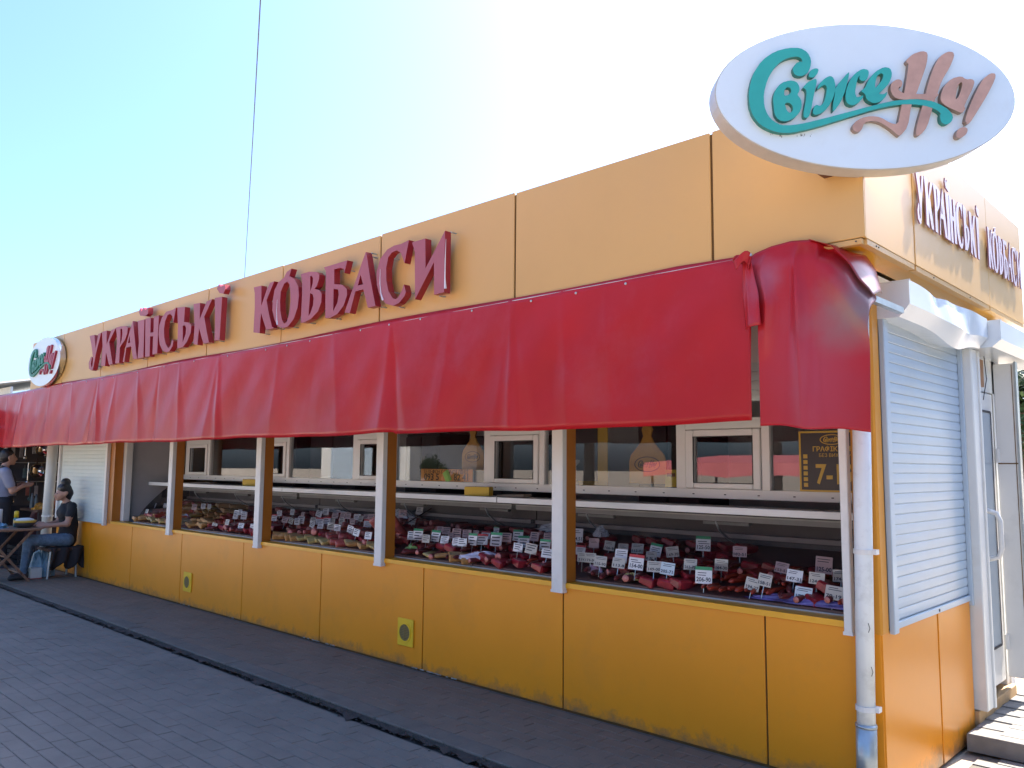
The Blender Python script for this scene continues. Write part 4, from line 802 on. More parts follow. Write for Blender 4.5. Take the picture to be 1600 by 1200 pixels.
N_ = 32; ring = [(.10+.075*math.cos(2*math.pi*i/N_), 1.797+.033*math.sin(2*math.pi*i/N_)) for i in range(N_)]; ring2 = [(.10+.069*math.cos(2*math.pi*i/N_), 1.797+.028*math.sin(2*math.pi*i/N_)) for i in range(N_)]
MB().prism([ring, ring2], lambda a, b, d: (a, d, b), .7422, .741).build('logo_ring', gold, n1)
m = MB()
for grp in LOGO:
    for nm, rings in grp: m.prism([[(.10+a*.095, 1.797+b*.085) for a, b in r] for r in rings], lambda a, b, d: (a, d, b), .7422, .7412)
m.build('logo_script', gold, n1)
m = MB()
for i in range(6): m.box(-.085, -.058, .7412, .7422, 1.50+i*.036, 1.525+i*.036)
m.build('vertical_print', gold, n1)
orn = mat('phone_sign_orange', (.85, .33, .06), .5, var=.05); brn = mat('phone_sign_ink', (.10, .04, .02), .5)
n2 = thing('phone_sign', 'orange sign with a phone number behind the glass of the fourth bay', 'sign', (-3.56, .79, 1.47))
B('panel', orn, n2, -3.925, -3.20, .785, .79, 1.472, 1.585)
text('ТЕЛЕФОН ГАРЯЧОЇ ЛІНІЇ', .05, brn, n2, (-3.57, .7835, 1.558), RF)
text('093 5', .085, brn, n2, (-3.765, .7835, 1.508), RF, .002, sx=1.15); text('82 41', .085, brn, n2, (-3.345, .7835, 1.508), RF, .002, sx=1.1)
for nm, m_, x, rz, lb in (('leaflet', mat('leaflet_orange', (.60, .22, .06), .4), -3.58, .35, 'small orange leaflet leaning on the phone-number sign'), ('leaflet', mat('leaflet_green', (.22, .42, .06), .4), -3.50, -.55, 'small green leaflet leaning on the phone-number sign')):
    o_ = MB().box(-.035, .035, -.001, .001, 0, .11).build(nm, m_); o_.location = (x, .772, 1.472); o_.rotation_euler = (-.1, rz, .2); tag(o_, lb, 'leaflet')
brd = mat('ochre_board', (.50, .24, .03), .5, var=.15, scale=9); brd_ink = mat('board_ink', (.09, .04, .01), .5)
for (cx, z0, s_, y, lb) in ((-1.455, 1.49, 1.0, 1.0, 'ochre chopping-board shaped sign hanging in the near window'), (-3.43, 1.575, .86, 1.0, 'ochre chopping-board shaped sign hanging above the phone-number sign')):
    b_ = thing('board_sign', lb, 'sign', (cx, y, z0), 'board-shaped signs')
    o2 = [(-.17, 0), (.17, 0), (.17, .17), (.155, .22), (.06, .32), (.035, .37), (.05, .42), (.03, .46), (-.03, .46), (-.05, .42), (-.035, .37), (-.06, .32), (-.155, .22), (-.17, .17)]
    MB().prism([[(cx+a*s_, z0+b*s_) for a, b in o2]], lambda a, b, d: (a, d, b), y+.012, y).build('board', brd, b_)
    ring = [(cx+.12*s_*math.cos(2*math.pi*i/N_), z0+(.15+.06*math.sin(2*math.pi*i/N_))*s_) for i in range(N_)]; ring2 = [(cx+.112*s_*math.cos(2*math.pi*i/N_), z0+(.15+.054*math.sin(2*math.pi*i/N_))*s_) for i in range(N_)]
    MB().prism([ring, ring2], lambda a, b, d: (a, d, b), y-.0002, y-.002).build('logo_ring', brd_ink, b_)
    m = MB()
    for grp in LOGO:
        for nm, rings in grp: m.prism([[(cx+a*.155*s_, z0+(.15+b*.14)*s_) for a, b in r] for r in rings], lambda a, b, d: (a, d, b), y-.0002, y-.002)
    m.build('logo_script', brd_ink, b_)
n3 = thing('poster', 'tall ochre poster with dark panel behind the glass left of the near bay', 'poster', (-1.97, .95, 1.45))
B('sheet', mat('poster_ochre', (.5, .30, .03), .5, var=.1), n3, -2.2, -1.80, .95, .955, 1.45, 2.1); B('print', blk, n3, -2.18, -1.90, .946, .949, 1.5, 1.93)
n4 = thing('paper_note', 'small yellow paper note taped beside the near serving hatch', 'note', (-1.10, .78, 1.48))
B('sheet', mat('note_yellow', (.50, .36, .04), .5), n4, -1.15, -1.05, .783, .785, 1.475, 1.60); B('print', brn, n4, -1.135, -1.065, .781, .7828, 1.55, 1.575)
ybox = mat('yellow_card', (.58, .36, .01), .45, var=.08, scale=8)
for (x, y, rz, l, lb) in ((-2.86, .54, .5, .22, 'yellow cardboard box lying on the counter shelf by the second hatch'), (-6.74, .58, .3, .26, 'yellow cardboard box on the counter shelf in the second bay')):
    b_ = thing('cardboard_box', lb, 'box', (x, y, 1.364), 'yellow boxes'); b_.rotation_euler = (0, 0, rz); WM.pop(b_.name)
    MB().box(-l/2, l/2, -.06, .06, 0, .075, bev=.002).build('carton', ybox, b_)
    MB().box(-l/2+.004, l/2-.004, -.055, .055, .0755, .078).build('lid', mat('yellow_lid', (.46, .33, .13), .6), b_)
for (x, y, rz, l, lb) in ((-2.50, .60, .25, .26, 'worn wooden board lying on the counter shelf beside the yellow box'), (-8.1, .60, .4, .34, 'wooden board on the counter shelf in the far left bay')):
    o_ = MB().box(-l/2, l/2, -.07, .07, 0, .02, bev=.005).build('serving_board', mat('worn_board', (.30, .22, .16), .7, var=.2)); o_.location = (x, y, 1.364); o_.rotation_euler = (0, -.03, rz); tag(o_, lb, 'board')
o_ = MB().lathe((-2.02, .80, 1.472), [(.035, 0), (.03, .02), (.012, .05), (.014, .15), (.04, .18), (.045, .19), (.04, .20)], 14).build('lamp', white, smooth=True); tag(o_, 'white desk lamp standing behind the fourth bay hatch', 'lamp')
# ------------------------------------------------------------------ people: one continuous surface each, grown from tapered bones
def surface_nets(F, org, h):
    sg = F < 0; nx, ny, nz = F.shape
    c = [(i, j, k) for i in (0, 1) for j in (0, 1) for k in (0, 1)]
    sl = lambda a, d: a[d[0]:nx-1+d[0], d[1]:ny-1+d[1], d[2]:nz-1+d[2]]
    cnt = sum(sl(sg, d).astype(int) for d in c); act = (cnt > 0) & (cnt < 8)
    idx = -np.ones(act.shape, int); idx[act] = np.arange(act.sum())
    P = np.zeros((act.sum(), 3)); n = np.zeros(act.sum())
    for a in c:
        for ax in range(3):
            if a[ax]: continue
            b = list(a); b[ax] = 1
            fa, fb = sl(F, a)[act], sl(F, b)[act]; cr = (fa < 0) != (fb < 0)
            t = np.where(cr, fa/np.where(cr, fa-fb, 1), 0)
            q = np.tile(np.array(a, float), (len(t), 1)); q[:, ax] += t; P[cr] += q[cr]; n += cr
    P = P/n[:, None]+np.argwhere(act); P = P*h+np.array(org)
    faces = []
    for ax in range(3):
        o1, o2 = [(1, 2), (2, 0), (0, 1)][ax]
        d = [0, 0, 0]; d[ax] = 1
        A = sg[:nx-d[0], :ny-d[1], :nz-d[2]]; Bb = sg[d[0]:, d[1]:, d[2]:]
        for e in np.argwhere(A != Bb):
            if e[o1] == 0 or e[o2] == 0: continue
            q = []
            for s1, s2 in ((-1, -1), (0, -1), (0, 0), (-1, 0)):
                z = e.copy(); z[o1] += s1; z[o2] += s2
                if (z >= np.array(act.shape)).any(): break
                q.append(int(idx[tuple(z)]))
            if len(q) == 4 and min(q) >= 0: faces.append(q if A[tuple(e)] else q[::-1])
    return P, faces
def grow(name, bones, mats, parent, h=.012, k=.028):
    """bones: (p0, p1, r0, r1, material index); smooth union of tapered capsules"""
    pts = np.array([b[0] for b in bones]+[b[1] for b in bones]); rm = max(max(b[2], b[3]) for b in bones)+.03
    lo, hi = pts.min(0)-rm, pts.max(0)+rm; n = np.ceil((hi-lo)/h).astype(int)+1
    G = np.stack(np.meshgrid(*[lo[i]+h*np.arange(n[i]) for i in range(3)], indexing='ij'), -1)
    F = None
    for p0, p1, a, b, mi in bones:
        p0, p1 = np.array(p0, float), np.array(p1, float); d = p1-p0; l2 = max(d@d, 1e-9)
        t = np.clip(((G-p0)@d)/l2, 0, 1); D = np.linalg.norm(G-p0-t[..., None]*d, axis=-1)-(a+(b-a)*t)
        if F is None: F = D
        else:
            hh = np.clip(.5+.5*(F-D)/k, 0, 1); F = F*(1-hh)+D*hh-k*hh*(1-hh)
    P, fs = surface_nets(F, lo, h)
    m = MB(); m.v = [tuple(v) for v in P]; m.f = fs
    cen = np.array([P[f].mean(0) for f in fs]); best = None
    for p0, p1, a, b, mi in bones:
        p0, p1 = np.array(p0, float), np.array(p1, float); d = p1-p0; l2 = max(d@d, 1e-9); t = np.clip(((cen-p0)@d)/l2, 0, 1)
        D = np.linalg.norm(cen-p0-t[:, None]*d, axis=1)-(a+(b-a)*t)
        if best is None: best = D; im = np.full(len(D), mi)
        else: u_ = D < best; best = np.where(u_, D, best); im[u_] = mi
    m.m = [int(v) for v in im]
    return m.build(name, mats, parent, fix=True, smooth=True)
skin = mat('skin', (.42, .23, .16), .5, var=.06); hairm = mat('dark_hair', (.018, .013, .012), .45, var=.3, scale=40)
black_t = mat('black_shirt', (.014, .014, .017), .8, var=.2); jeans = mat('blue_jeans', (.10, .16, .23), .8, var=.25, scale=20); shoe = mat('dark_shoe', (.03, .025, .025), .6)
lilac = mat('lilac_shirt', (.24, .25, .33), .8, var=.1); trou = mat('dark_trousers', (.016, .016, .022), .8)
def hand(bones, wrist, d, side, mi, curl):
    """palm plus five separate fingers of unequal length; d = pointing direction, side = thumb side"""
    wv, d, side = Vector(wrist), Vector(d).normalized(), Vector(side).normalized(); up_ = d.cross(side)
    palm = wv+d*.08
    bones.append((wv, palm, .028, .034, mi))
    for i, l in enumerate((.07, .08, .075, .058)):
        b0 = palm+side*(.030-.020*i)+d*.005; mid = b0+d*l*.5+up_*curl*l*.15; tip = mid+d*l*.42+up_*curl*l*.5
        bones += [(b0, mid, .010, .009, mi), (mid, tip, .009, .0075, mi)]
    t0 = wv+d*.03+side*.026; t1 = t0+d*.035+side*.025; bones += [(t0, t1, .012, .011, mi), (t1, t1+d*.03+up_*curl*.012, .011, .009, mi)]
# seated woman, back to the shutter, looking down at her hands
X = -10.68
wo = thing('person', 'seated person with dark hair in a bun, black short-sleeved top and blue jeans', 'person', (X, -.3, 0))
bn = [((X, -.17, .52), (X, -.15, .72), .13, .115, 1), ((X, -.15, .72), (X, -.18, .93), .115, .125, 1), ((X-.07, -.22, .90), (X+.07, -.22, .90), .085, .085, 1),
      ((X-.13, -.17, 1.0), (X+.13, -.17, 1.0), .058, .058, 1), ((X, -.18, 1.0), (X, -.215, 1.09), .055, .048, 0),
      ((X, -.245, 1.20), (X, -.275, 1.165), .088, .078, 0), ((X, -.30, 1.13), (X, -.32, 1.105), .05, .032, 0), ((X, -.352, 1.165), (X, -.366, 1.145), .012, .014, 0),
      ((X-.085, -.245, 1.165), (X-.088, -.24, 1.185), .016, .02, 0), ((X+.085, -.245, 1.165), (X+.088, -.24, 1.185), .016, .02, 0)]
for s_ in (1, -1):
    sh_, el, wr = (X+.165*s_, -.17, 1.0), (X+.19*s_, -.235, .755), (X+.12*s_, -.45, .735)
    mid = tuple(a*.5+b*.5 for a, b in zip(sh_, el))
    bn += [(sh_, mid, .056, .052, 1), (mid, el, .044, .038, 0), (el, wr, .038, .026, 0)]
    hand(bn, wr, (-.35*s_, -.92, -.05), (-s_*.5, -.1, .9), 0, -.5)
    hip, kn, an = (X+.09*s_, -.20, .52), (X+.085*s_, -.64-.05*s_, .535), (X+.085*s_, -.70-.03*s_, .11)
    bn += [(hip, kn, .092, .066, 2), (kn, an, .062, .042, 2), ((an[0], an[1]+.03, .055), (an[0], an[1]-.15, .04), .045, .034, 3)]
grow('body', bn, [skin, black_t, jeans, shoe], wo)
hb = [((X, -.235, 1.235), (X, -.22, 1.20), .092, .092, 0), ((X, -.19, 1.17), (X, -.19, 1.12), .07, .05, 0), ((X-.05, -.27, 1.26), (X+.05, -.27, 1.26), .05, .05, 0), ((X, -.235, 1.30), (X, -.23, 1.335), .035, .062, 0), ((X-.02, -.21, 1.34), (X+.03, -.25, 1.345), .05, .045, 0)]
grow('hair', hb, [hairm], wo, .010)
for s_ in (1, -1): MB().lathe((X+.034*s_, -.345, 1.178), [(.001, -.006), (.010, -.003), (.010, .003), (.001, .006)], 8).build('eye', dark, wo)
MB().tube([(X-.022, -.348, 1.118), (X, -.354, 1.116), (X+.022, -.348, 1.118)], .005, 6).build('mouth', mat('lips', (.30, .09, .08), .5), wo)
# standing man under the far end of the awning
X, Y = -12.75, -.50
ma = thing('person', 'standing person in a lilac-grey short-sleeved shirt and dark trousers with a shoulder strap', 'person', (X, Y, 0))
bn = [((X, Y, 1.0), (X, Y-.01, 1.16), .155, .165, 2), ((X, Y-.01, 1.14), (X, Y-.02, 1.38), .17, .165, 1), ((X-.15, Y-.02, 1.46), (X+.15, Y-.02, 1.46), .085, .085, 1),
      ((X, Y, 1.50), (X, Y+.03, 1.60), .062, .055, 0), ((X, Y+.05, 1.72), (X, Y+.075, 1.69), .095, .085, 0), ((X, Y+.11, 1.64), (X, Y+.125, 1.61), .05, .034, 0), ((X, Y+.165, 1.69), (X, Y+.178, 1.67), .012, .015, 0),
      ((X-.092, Y+.05, 1.68), (X-.095, Y+.05, 1.70), .016, .02, 0), ((X+.092, Y+.05, 1.68), (X+.095, Y+.05, 1.70), .016, .02, 0)]
for s_ in (1, -1):
    sh_ = (X+.20*s_, Y-.02, 1.46); el = (X+.25*s_, Y+.08, 1.17); wr = (X+.20*s_, Y+.24, 1.25)
    mid = tuple(a*.35+b*.65 for a, b in zip(sh_, el))
    bn += [(sh_, mid, .078, .068, 1), (mid, el, .052, .045, 0), (el, wr, .045, .03, 0)]
    hand(bn, wr, (-.2*s_, .95, .15), (-s_*.8, 0, .5), 0, .4)
    hip, kn, an = (X+.10*s_, Y, .98), (X+.11*s_, Y+.02*s_, .53), (X+.11*s_, Y+.05*s_, .10)
    bn += [(hip, kn, .115, .075, 2), (kn, an, .072, .05, 2), ((an[0], an[1]-.03, .05), (an[0], an[1]+.17, .04), .045, .036, 3)]
grow('body', bn, [skin, lilac, trou, shoe], ma, .014)
grow('hair', [((X, Y+.03, 1.745), (X, Y+.03, 1.72), .10, .10, 0), ((X, Y-.0, 1.68), (X, Y+.0, 1.66), .075, .06, 0)], [hairm], ma, .012)
for s_ in (1, -1): MB().lathe((X+.035*s_, Y+.148, 1.70), [(.001, -.006), (.010, -.003), (.010, .003), (.001, .006)], 8).build('eye', dark, ma)
MB().tube([(X+.05, Y-.10, 1.55), (X+.15, Y-.06, 1.555), (X+.185, Y+.05, 1.50), (X+.19, Y+.12, 1.35), (X+.1, Y+.17, 1.15)], .018, 6).build('strap', shoe, ma)
# ------------------------------------------------------------------ what stands round them
wood = mat('weathered_wood', (.22, .12, .07), .7, var=.3, scale=14, stretch=(1, 6, 1)); woodd = mat('dark_wood', (.09, .05, .035), .7, var=.3, scale=10)
st = thing('stool', 'low stool half hidden under a dark jacket, under the seated person', 'stool', (-10.68, -.25, 0))
B('seat', woodd, st, -10.90, -10.46, -.48, -.05, .38, .42, bev=.008)
for a, b in ((-10.87, -.45), (-10.49, -.45), (-10.87, -.08), (-10.49, -.08)): MB().tube([(a, b, 0), (a*.995-.053, b*.9-.02, .38)], .016, 8).build('leg', galv, st)
m = MB(); nx, ny = 16, 14
rnd = random.Random(4)
for i in range(nx+1):
    for j in range(ny+1):
        y = -.44+.46*i/nx; t = j/ny
        if t < .35: m.v.append((-10.72+.27*t/.35, y, .428+.012*math.sin(i*1.3)))
        else:
            q = (t-.35)/.65; m.v.append((-10.45+.03*math.sin(i*1.1+q*2)+.02*q, y+.02*math.sin(q*3+i), .43-q*(.26+.05*math.sin(i*.9))))
for i in range(nx):
    for j in range(ny): a = i*(ny+1)+j; m.f.append([a, a+1, a+ny+2, a+ny+1]); m.m.append(0)
jk = m.build('jacket', mat('black_jacket', (.016, .012, .014), .8), None, fix=False, smooth=True); s_ = jk.modifiers.new('thickness', 'SOLIDIFY'); s_.thickness = .015
tag(jk, 'black jacket hanging over the stool of the seated person', 'jacket')
bx_ = thing('carton', 'small white carton with a red edge on the pavement beside the stool', 'box', (-10.72, -.52, 0))
B('body', mat('carton_white', (.62, .58, .52), .7, var=.08), bx_, -10.82, -10.62, -.62, -.48, .012, .15, bev=.004); B('edge', mat('carton_red', (.4, .08, .06), .6), bx_, -10.825, -10.615, -.625, -.475, .001, .0115)
crumple('plastic_bag', 'pale blue plastic bag standing behind the white carton', 'bag', mat('bag_blue', (.22, .36, .45), .35, var=.3, scale=12), (-10.86, -.42, .02), .17, .15, .36, 21)
ft = thing('folding_table', 'wooden folding table with crossed legs in front of the seated person', 'table', (-10.7, -1.0, 0))
B('top', wood, ft, -11.1, -10.35, -1.55, -.60, .69, .72, bev=.004)
for x in (-10.42, -11.02):
    for (ya, yb) in ((-.70, -1.28), (-1.28, -.70)):
        m = MB(); d = .02; xo = .022 if ya > yb else 0
        m.add([(x+xo, ya-d, .69), (x+xo, ya+d, .69), (x+xo, yb+d, 0), (x+xo, yb-d, 0), (x+xo+.02, ya-d, .69), (x+xo+.02, ya+d, .69), (x+xo+.02, yb+d, 0), (x+xo+.02, yb-d, 0)], [(0,1,2,3),(7,6,5,4),(0,4,5,1),(1,5,6,2),(2,6,7,3),(3,7,4,0)]); m.build('leg', wood, ft)
for y, z in ((-.80, .12), (-1.18, .12), (-.99, .345)): MB().tube([(-11.0, y, z), (-10.4, y, z)], .012, 8).build('stretcher', wood, ft)
bs = thing('basin', 'yellow-rimmed basin with white paper on the folding table', 'basin', (-10.62, -.74, .722))
MB().lathe((-10.62, -.74, .722), [(.09, 0), (.13, .05), (.135, .09), (.125, .09), (.11, .05), (.08, .01)], 24).build('bowl', mat('basin_dark', (.05, .05, .06), .4), bs, smooth=True)
MB().lathe((-10.62, -.74, .79), [(.137, 0), (.14, .03), (.13, .032), (.128, 0)], 24).build('rim', mat('basin_yellow', (.55, .36, .05), .4), bs, smooth=True)
MB().lathe((-10.62, -.74, .80), [(.12, 0), (.11, .035), (.06, .05), (.01, .045)], 20).build('paper', mat('paper_white', (.62, .64, .62), .7, var=.1, scale=20), bs)
bt = thing('bottle', 'small bottle with bright yellow cap on the folding table', 'bottle', (-10.8, -.80, .722))
MB().lathe((-10.8, -.80, .722), [(.03, 0), (.034, .02), (.034, .11), (.02, .13)], 14).build('body', mat('bottle_teal', (.08, .22, .24), .3), bt, smooth=True); MB().lathe((-10.8, -.80, .852), [(.03, 0), (.03, .08), (.02, .09)], 14).build('cap', mat('cap_yellow', (.65, .45, .02), .4), bt, smooth=True)
o_ = MB().lathe((-10.85, -1.0, .722), [(.04, 0), (.04, .24), (.035, .25)], 16).build('paper_roll', mat('roll_white', (.55, .55, .53), .7), None, smooth=True); tag(o_, 'white paper roll standing on the folding table', 'paper roll')
for i, (x, y, c, lb) in enumerate(((-10.7, -1.02, (.10, .22, .32), 'blue crumpled packet on the folding table'), (-10.6, -1.2, (.35, .38, .42), 'grey crumpled packet on the folding table'), (-10.75, -1.32, (.30, .12, .16), 'dark pink crumpled packet on the folding table'), (-10.55, -1.42, (.12, .25, .24), 'teal crumpled packet on the folding table'))):
    crumple('packet', lb, 'packet', mat('packet_%d' % i, c, .35, var=.3, scale=25), (x, y, .73), .12, .09, .07, 30+i)
# market stall with hanging kitchenware
ms = thing('market_stall', 'dark market stall with hanging kitchenware beyond the kiosk', 'stall', (-14.3, .4, 0))
for x, y in ((-13.3, -.35), (-13.3, 1.6), (-15.4, -.35), (-15.4, 1.6)): MB().tube([(x, y, 0), (x, y, 2.6)], .03, 8).build('post', galv, ms)
B('back_board', dark, ms, -15.5, -15.45, -1.6, 1.8, .0, 2.6); B('side_board', dark, ms, -15.45, -12.2, 1.7, 1.75, 0, 2.6); B('canopy', dark, ms, -15.5, -11.74, -.42, 2.7, 2.62, 2.66)  # canopy widened out of view to keep sun off goods and ground
B('counter', woodd, ms, -13.05, -12.15, -.15, .75, .84, .88, bev=.005); B('counter_front', dark, ms, -12.22, -12.18, -.12, .72, .02, .84); B('mesh_panel', mat('mesh_panel', (.06, .06, .07), .5), ms, -13.42, -13.40, -1.0, 1.6, .9, 2.5)
for z in (1.30, 1.62, 1.98): MB().tube([(-13.32, -1.0, z), (-13.32, 1.6, z)], .01, 6).build('hook_rail', galv, ms)
MB().tube([(-13.30, -1.5, 2.2), (-13.30, 1.5, 2.2)], .02, 6).build('beam', galv, ms)
B('shade_sheet', dark, ms, -15.45, -12.25, -1.9, 1.69, -.03, .004)  # dark sheet over sunlit ground, standing in for shade
for i, (x, y, z, l) in enumerate(((-12.6, -1.05, .005, 'lower dark plastic crate stacked behind the folding table'), (-12.62, -1.02, .31, 'upper dark plastic crate stacked behind the folding table'), (-13.3, -1.2, .005, 'dark plastic crate on the ground at the street side of the stall'), (-12.75, -.1, .005, 'dark plastic crate under the stall counter'))):
    c_ = thing('crate', l, 'crate', (x, y, z), 'dark crates'); cm_ = mat('crate_plastic', (.03, .03, .035), .5)
    m = MB().box(x-.28, x+.28, y-.2, y+.2, z, z+.02)
    for k in range(4): zz = z+.03+k*.068; m.box(x-.28, x+.28, y-.2, y-.185, zz, zz+.05); m.box(x-.28, x+.28, y+.185, y+.2, zz, zz+.05); m.box(x+.265, x+.28, y-.184, y+.184, zz, zz+.05); m.box(x-.28, x-.265, y-.184, y+.184, zz, zz+.05)
    for a_ in (-.27, .25):
        for b_ in (-.183, .165): m.box(x+a_, x+a_+.02, y+b_, y+b_+.018, z+.02, z+.295)
    m.build('shell', cm_, c_)
def pan(y, z, r_, lb):
    p_ = thing('frying_pan', lb, 'pan', (-13.28, y, z), 'hanging pans')
    MB().lathe((-13.27, y, z), [(r_*.82, -.02), (r_, .03), (r_*.97, .03), (r_*.8, -.012)], 28, axis='x').build('bowl', chrome, p_, smooth=True)
    MB().box(-13.262, -13.25, y-.012, y+.012, z+r_*.95, z+r_*1.9, bev=.003).build('handle', dark, p_)
pan(.17, 1.83, .095, 'upper shiny steel pan hanging on the stall'); pan(.12, 1.48, .115, 'larger shiny steel pan hanging below the upper one'); pan(-.55, 1.75, .10, 'steel pan hanging at the street side of the stall')
for i, (y, z, l, c, lb) in enumerate(((.0, 1.62, .3, chrome, 'long steel ladle hanging left of the pans'), (-.06, 1.98, .25, chrome, 'steel skimmer hanging high left of the pans'), (.30, 1.62, .34, mat('utensil_blue', (.03, .08, .12), .4), 'dark blue utensil hanging right of the pans'), (.38, 1.62, .36, chrome, 'long steel skewer hanging by the downpipe'), (.05, 1.30, .26, mat('utensil_teal', (.05, .12, .13), .4), 'teal brush hanging under the larger pan'), (-.2, 1.30, .3, chrome, 'steel whisk hanging beside the standing person'), (.24, 1.98, .2, chrome, 'small steel sieve hanging at the top of the stall'))):
    u_ = thing('utensil', lb, 'utensil', (-13.29, y, z-l), 'hanging utensils')
    MB().tube([(-13.29, y, z), (-13.29, y, z-l)], .007, 6).build('handle', c, u_); MB().lathe((-13.29, y, z-l-.03), [(.005, -.04), (.03, -.015), (.035, .01), (.012, .035)], 12).build('head', c, u_, smooth=True)
rnd = random.Random(12)
for i in range(20):
    y = -.62+.064*i; z = rnd.choice((1.30, 1.62, 1.98))-rnd.uniform(.05, .1); c = rnd.choice([(.20, .20, .22), (.12, .14, .18), (.30, .10, .08), (.24, .22, .18), (.10, .16, .17), (.32, .32, .33)]); hh = rnd.uniform(.10, .2)
    p_ = thing('hanging_packet', '%s small packet from the street among the wares hung on the stall' % ORD(i+1), 'packet', (-13.31, y, z-hh), 'packets hung on the stall')
    MB().box(-13.315-.01*(i % 3), -13.30-.01*(i % 3), y-.028, y+.028, z-hh, z, bev=.004).build('card', mat('packet_card_%d' % (i % 9), c, .4, var=.3, scale=20), p_)
    MB().tube([(-13.31-.01*(i % 3), y, z), (-13.315, y, z+.06)], .003, 5).build('hook', galv, p_)
for i in range(14):
    y = -.10+.058*i; c = random.choice([(.34, .05, .03), (.40, .12, .04), (.12, .16, .18), (.30, .28, .25), (.10, .05, .04)])
    h_ = random.uniform(.12, .28)
    o_ = MB().lathe((-12.55+random.uniform(-.2, .2), y, .882), [(.026, 0), (.03, .02), (.03, h_*.6), (.014, h_*.8), (.014, h_)], 12).build('jar', mat('jar_%d' % (i % 7), c, .3, var=.2), None, smooth=True)
    tag(o_, '%s jar from the street in the crowded row on the market stall counter' % ORD(i+1), 'jar', 'jars on the stall counter')
crumple('toy_pile', 'orange and yellow plastic goods heaped on the stall counter', 'goods', mat('toy_orange', (.40, .20, .03), .4, var=.5, scale=18), (-12.35, -.05, .885), .1, .12, .09, 50)
for i, (y, z0, c) in enumerate(((-.35, 1.0, (.05, .05, .07)), (.5, 1.0, (.10, .03, .03)), (-.75, 1.1, (.03, .03, .05)))):
    crumple('bundle', ['dark bundle piled behind the standing person', 'dark red bundle piled at the kiosk side of the stall', 'black bundle piled at the street side of the stall'][i], 'bundle', mat('bundle_%d' % i, c, .7, var=.4, scale=12), (-13.9, y, .0), .3, .3, z0, 60+i)
# neighbouring shed with a corrugated roof
nb = thing('shed', 'distant shed with a grey corrugated roof beyond the left end', 'building', (-19, 2.5, 0))
B('wall', mat('shed_wall', (.40, .38, .35), .8, var=.12), nb, -23, -16.4, .55, 5, 0, 3.0)
B('eaves_board', mat('eaves_board', (.62, .62, .60), .6), nb, -23.2, -16.2, .40, .44, 3.0, 3.13)
m = MB(); n = 180
for i in range(n+1):
    x = -23.3+7.2*i/n; dz = .022*math.sin(i*math.pi*.5)
    m.v += [(x, .10, 3.15+dz), (x, 3.0, 3.75+dz)]
for i in range(n): m.f.append([2*i, 2*i+1, 2*i+3, 2*i+2]); m.m.append(0)
rf = m.build('roof', mat('corrugated', (.30, .32, .33), .5, var=.2, scale=3), nb, fix=False); s_ = rf.modifiers.new('thickness', 'SOLIDIFY'); s_.thickness = .012
# overhead cable
cb = MB().tube([(-4.0, -.95, 10.0), (-9.775, 2, 9.33), (-13.6, 3.98, 8.78), (-21.4, 8, 7.75), (-25.5, 10.1, 7.3)], .011, 6).build('overhead_cable', dark, None); tag(cb, 'thin black cable crossing the sky above the kiosk', 'cable')
pl = MB().tube([(-25.5, 10.1, 0), (-25.5, 10.1, 7.35)], [.14, .10], 10).build('utility_pole', mat('pole_concrete', (.35, .34, .32), .8), None); tag(pl, 'concrete pole behind the kiosk that carries the overhead cable', 'pole')
# ------------------------------------------------------------------ trees
leafm = mat('leaf_green', (.055, .10, .03), .6, var=.45, scale=1.4); bark = mat('bark', (.10, .075, .055), .9, var=.3, scale=9)
def crown_mesh(seed, n, rx, rz_, leaf):
    rnd = random.Random(seed); m = MB(); cl = []
    for i in range(26):
        a, b = rnd.uniform(0, 2*math.pi), rnd.uniform(-.6, 1); q = rnd.uniform(.45, 1)
        cl.append((math.cos(a)*math.sqrt(1-min(.99, b*b))*q*rx, math.sin(a)*math.sqrt(1-min(.99, b*b))*q*rx, b*q*rz_, rnd.uniform(.22, .42)*rx))
    for i in range(n):
        c = rnd.choice(cl); r_ = c[3]*rnd.random()**.4; a, b = rnd.uniform(0, 2*math.pi), rnd.uniform(-1, 1); s_ = math.sqrt(1-b*b)
        p_ = Vector((c[0]+math.cos(a)*s_*r_, c[1]+math.sin(a)*s_*r_, c[2]+b*r_*.8)); u_ = Vector((rnd.gauss(0, 1), rnd.gauss(0, 1), rnd.gauss(0, .6))).normalized(); v_ = u_.orthogonal().normalized(); l = leaf*rnd.uniform(.6, 1.3)
        m.add([p_-u_*l, p_+v_*l*.45, p_+u_*l, p_-v_*l*.45], [(0, 1, 2, 3)])
    return m.mesh('crown', leafm, fix=False)
cm1, cm2 = crown_mesh(3, 9000, 2.3, 2.1, .11), crown_mesh(5, 6000, 1.2, 1.2, .08)
def tree(x, y, h, cm, s_, lb, group):
    t = thing('tree', lb, 'tree', (x, y, 0), group); rnd = random.Random(int(x*10))
    m = MB().tube([(x, y, 0), (x+.05, y, h*.35), (x-.05, y+.05, h*.7), (x, y, h*.95)], [.16*s_, .13*s_, .08*s_, .03*s_], 8)
    for i in range(6):
        a = i*1.05+rnd.random(); z = h*(.38+.07*i); m.tube([(x, y, z), (x+math.cos(a)*.6*s_, y+math.sin(a)*.6*s_, z+.5*s_), (x+math.cos(a)*1.3*s_, y+math.sin(a)*1.3*s_, z+.9*s_)], [.06*s_, .04*s_, .015*s_], 6)
    m.build('trunk', bark, t)
    c = link('crown', cm, t, (x, y, h*.68), rnd.uniform(0, 6)); c.scale = (s_, s_, s_)
tree(-1.1, 11.5, 3.6, cm2, 1.15, 'small leafy tree behind the door end of the kiosk', 'trees'); tree(-4.6, 14.5, 3.4, cm2, 1.1, 'small leafy tree hidden behind the kiosk roof', 'trees')
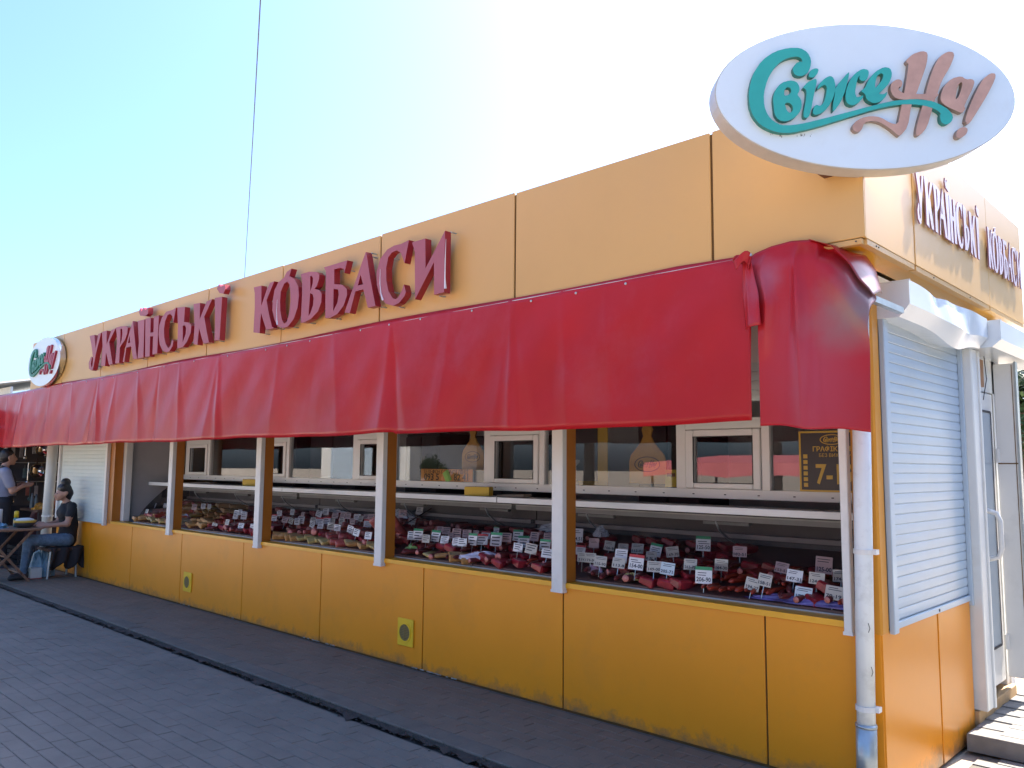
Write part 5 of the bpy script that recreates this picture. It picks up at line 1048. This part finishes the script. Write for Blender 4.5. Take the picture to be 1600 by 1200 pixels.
for i, (x, y, h, s_) in enumerate(((-26, -13, 6.5, 1.2), (-19.5, -12.5, 6.0, 1.05), (-13.2, -13.5, 6.6, 1.2), (-7, -13, 6.2, 1.1), (-1, -13.5, 6.4, 1.15), (5, -13, 6, 1.1))):
    tree(x, y, h, cm1, s_, 'broad tree, %s in the row across the street' % ORD(i+1), 'trees across the street')
# ------------------------------------------------------------------ across the street (mirrored in the serving windows)
pink = mat('canopy_pink', (.66, .18, .19), .6, var=.08)
mc = thing('market_canopy', 'faded pink market canopy with scalloped valance across the street', 'canopy', (-3.6, -7.2, 0))
m = MB(); m.add([(-6.0, -6.0, 1.70), (-1.2, -6.0, 1.70), (-1.2, -8.4, 1.78), (-6.0, -8.4, 1.78), (-5.2, -7.2, 1.84), (-2.0, -7.2, 1.84)], [(0, 1, 5, 4), (1, 2, 5), (2, 3, 4, 5), (3, 0, 4)]); o_ = m.build('canopy', pink, mc, fix=False); s_ = o_.modifiers.new('thickness', 'SOLIDIFY'); s_.thickness = .01
m = MB(); n = 60
for i in range(n+1):
    x = -6+4.8*i/n; z = 1.47+.05*abs(math.sin(i*math.pi/20)); m.v += [(x, -5.99, 1.70), (x, -5.97+.01*math.sin(i), z)]
for i in range(n): m.f.append([2*i, 2*i+1, 2*i+3, 2*i+2]); m.m.append(0)
o_ = m.build('valance', pink, mc, fix=False); s_ = o_.modifiers.new('thickness', 'SOLIDIFY'); s_.thickness = .006
for x, y in ((-5.9, -6.1), (-1.3, -6.1), (-5.9, -8.3), (-1.3, -8.3)): MB().tube([(x, y, -.04), (x, y, 1.72)], .025, 8).build('post', galv, mc)
B('table', woodd, mc, -5.6, -2.0, -8.0, -6.8, .75, .8)
ok = thing('white_kiosk', 'white kiosk with slatted shutters across the street', 'kiosk', (-16.5, -8.5, 0))
B('wall', white, ok, -18.5, -14.4, -10, -7.6, -.05, 2.6); B('roof', galv, ok, -18.7, -14.2, -10.2, -7.4, 2.6, 2.75)
pr = slat_profile(.08); sm = slat_mesh(slatm, 3.2, 'x')
for i in range(20):
    o_ = link('slat', sm, ok, (-18, -7.59, .8+i*.08)); o_.rotation_euler = (0, 0, 0); o_.scale = (1, -1, 1)
bu = thing('bush', 'bright green bush across the street', 'bush', (-12.9, -7.2, 0)); c = link('foliage', cm2, bu, (-12.9, -7.2, .9)); c.scale = (.55, .55, .8)
MB().tube([(-12.9, -7.2, -.05), (-12.9, -7.2, .8)], [.04, .02], 6).build('stem', bark, bu)

# ------------------------------------------------------------------ row and tree added out of frame to dim the end wall
rs = thing('blocker_row', 'unseen low grey stall row added to dim the kiosk end wall', 'building', (6.2, 3, 0))
B('wall', mat('blocker_wall', (.30, .29, .28), .8, var=.12), rs, 4.4, 8.0, -3.0, 12.0, -.05, 3.1); B('roof', galv, rs, 4.1, 8.2, -3.3, 12.3, 3.1, 3.25)
for k in range(5): B('shutter', slat_old, rs, 4.37, 4.399, -2.6+k*2.9, -.2+k*2.9, .0, 2.4)
tree(2.9, 7.6, 5.2, cm1, .75, 'unseen broad tree added in the yard to dim the kiosk end wall', 'trees')
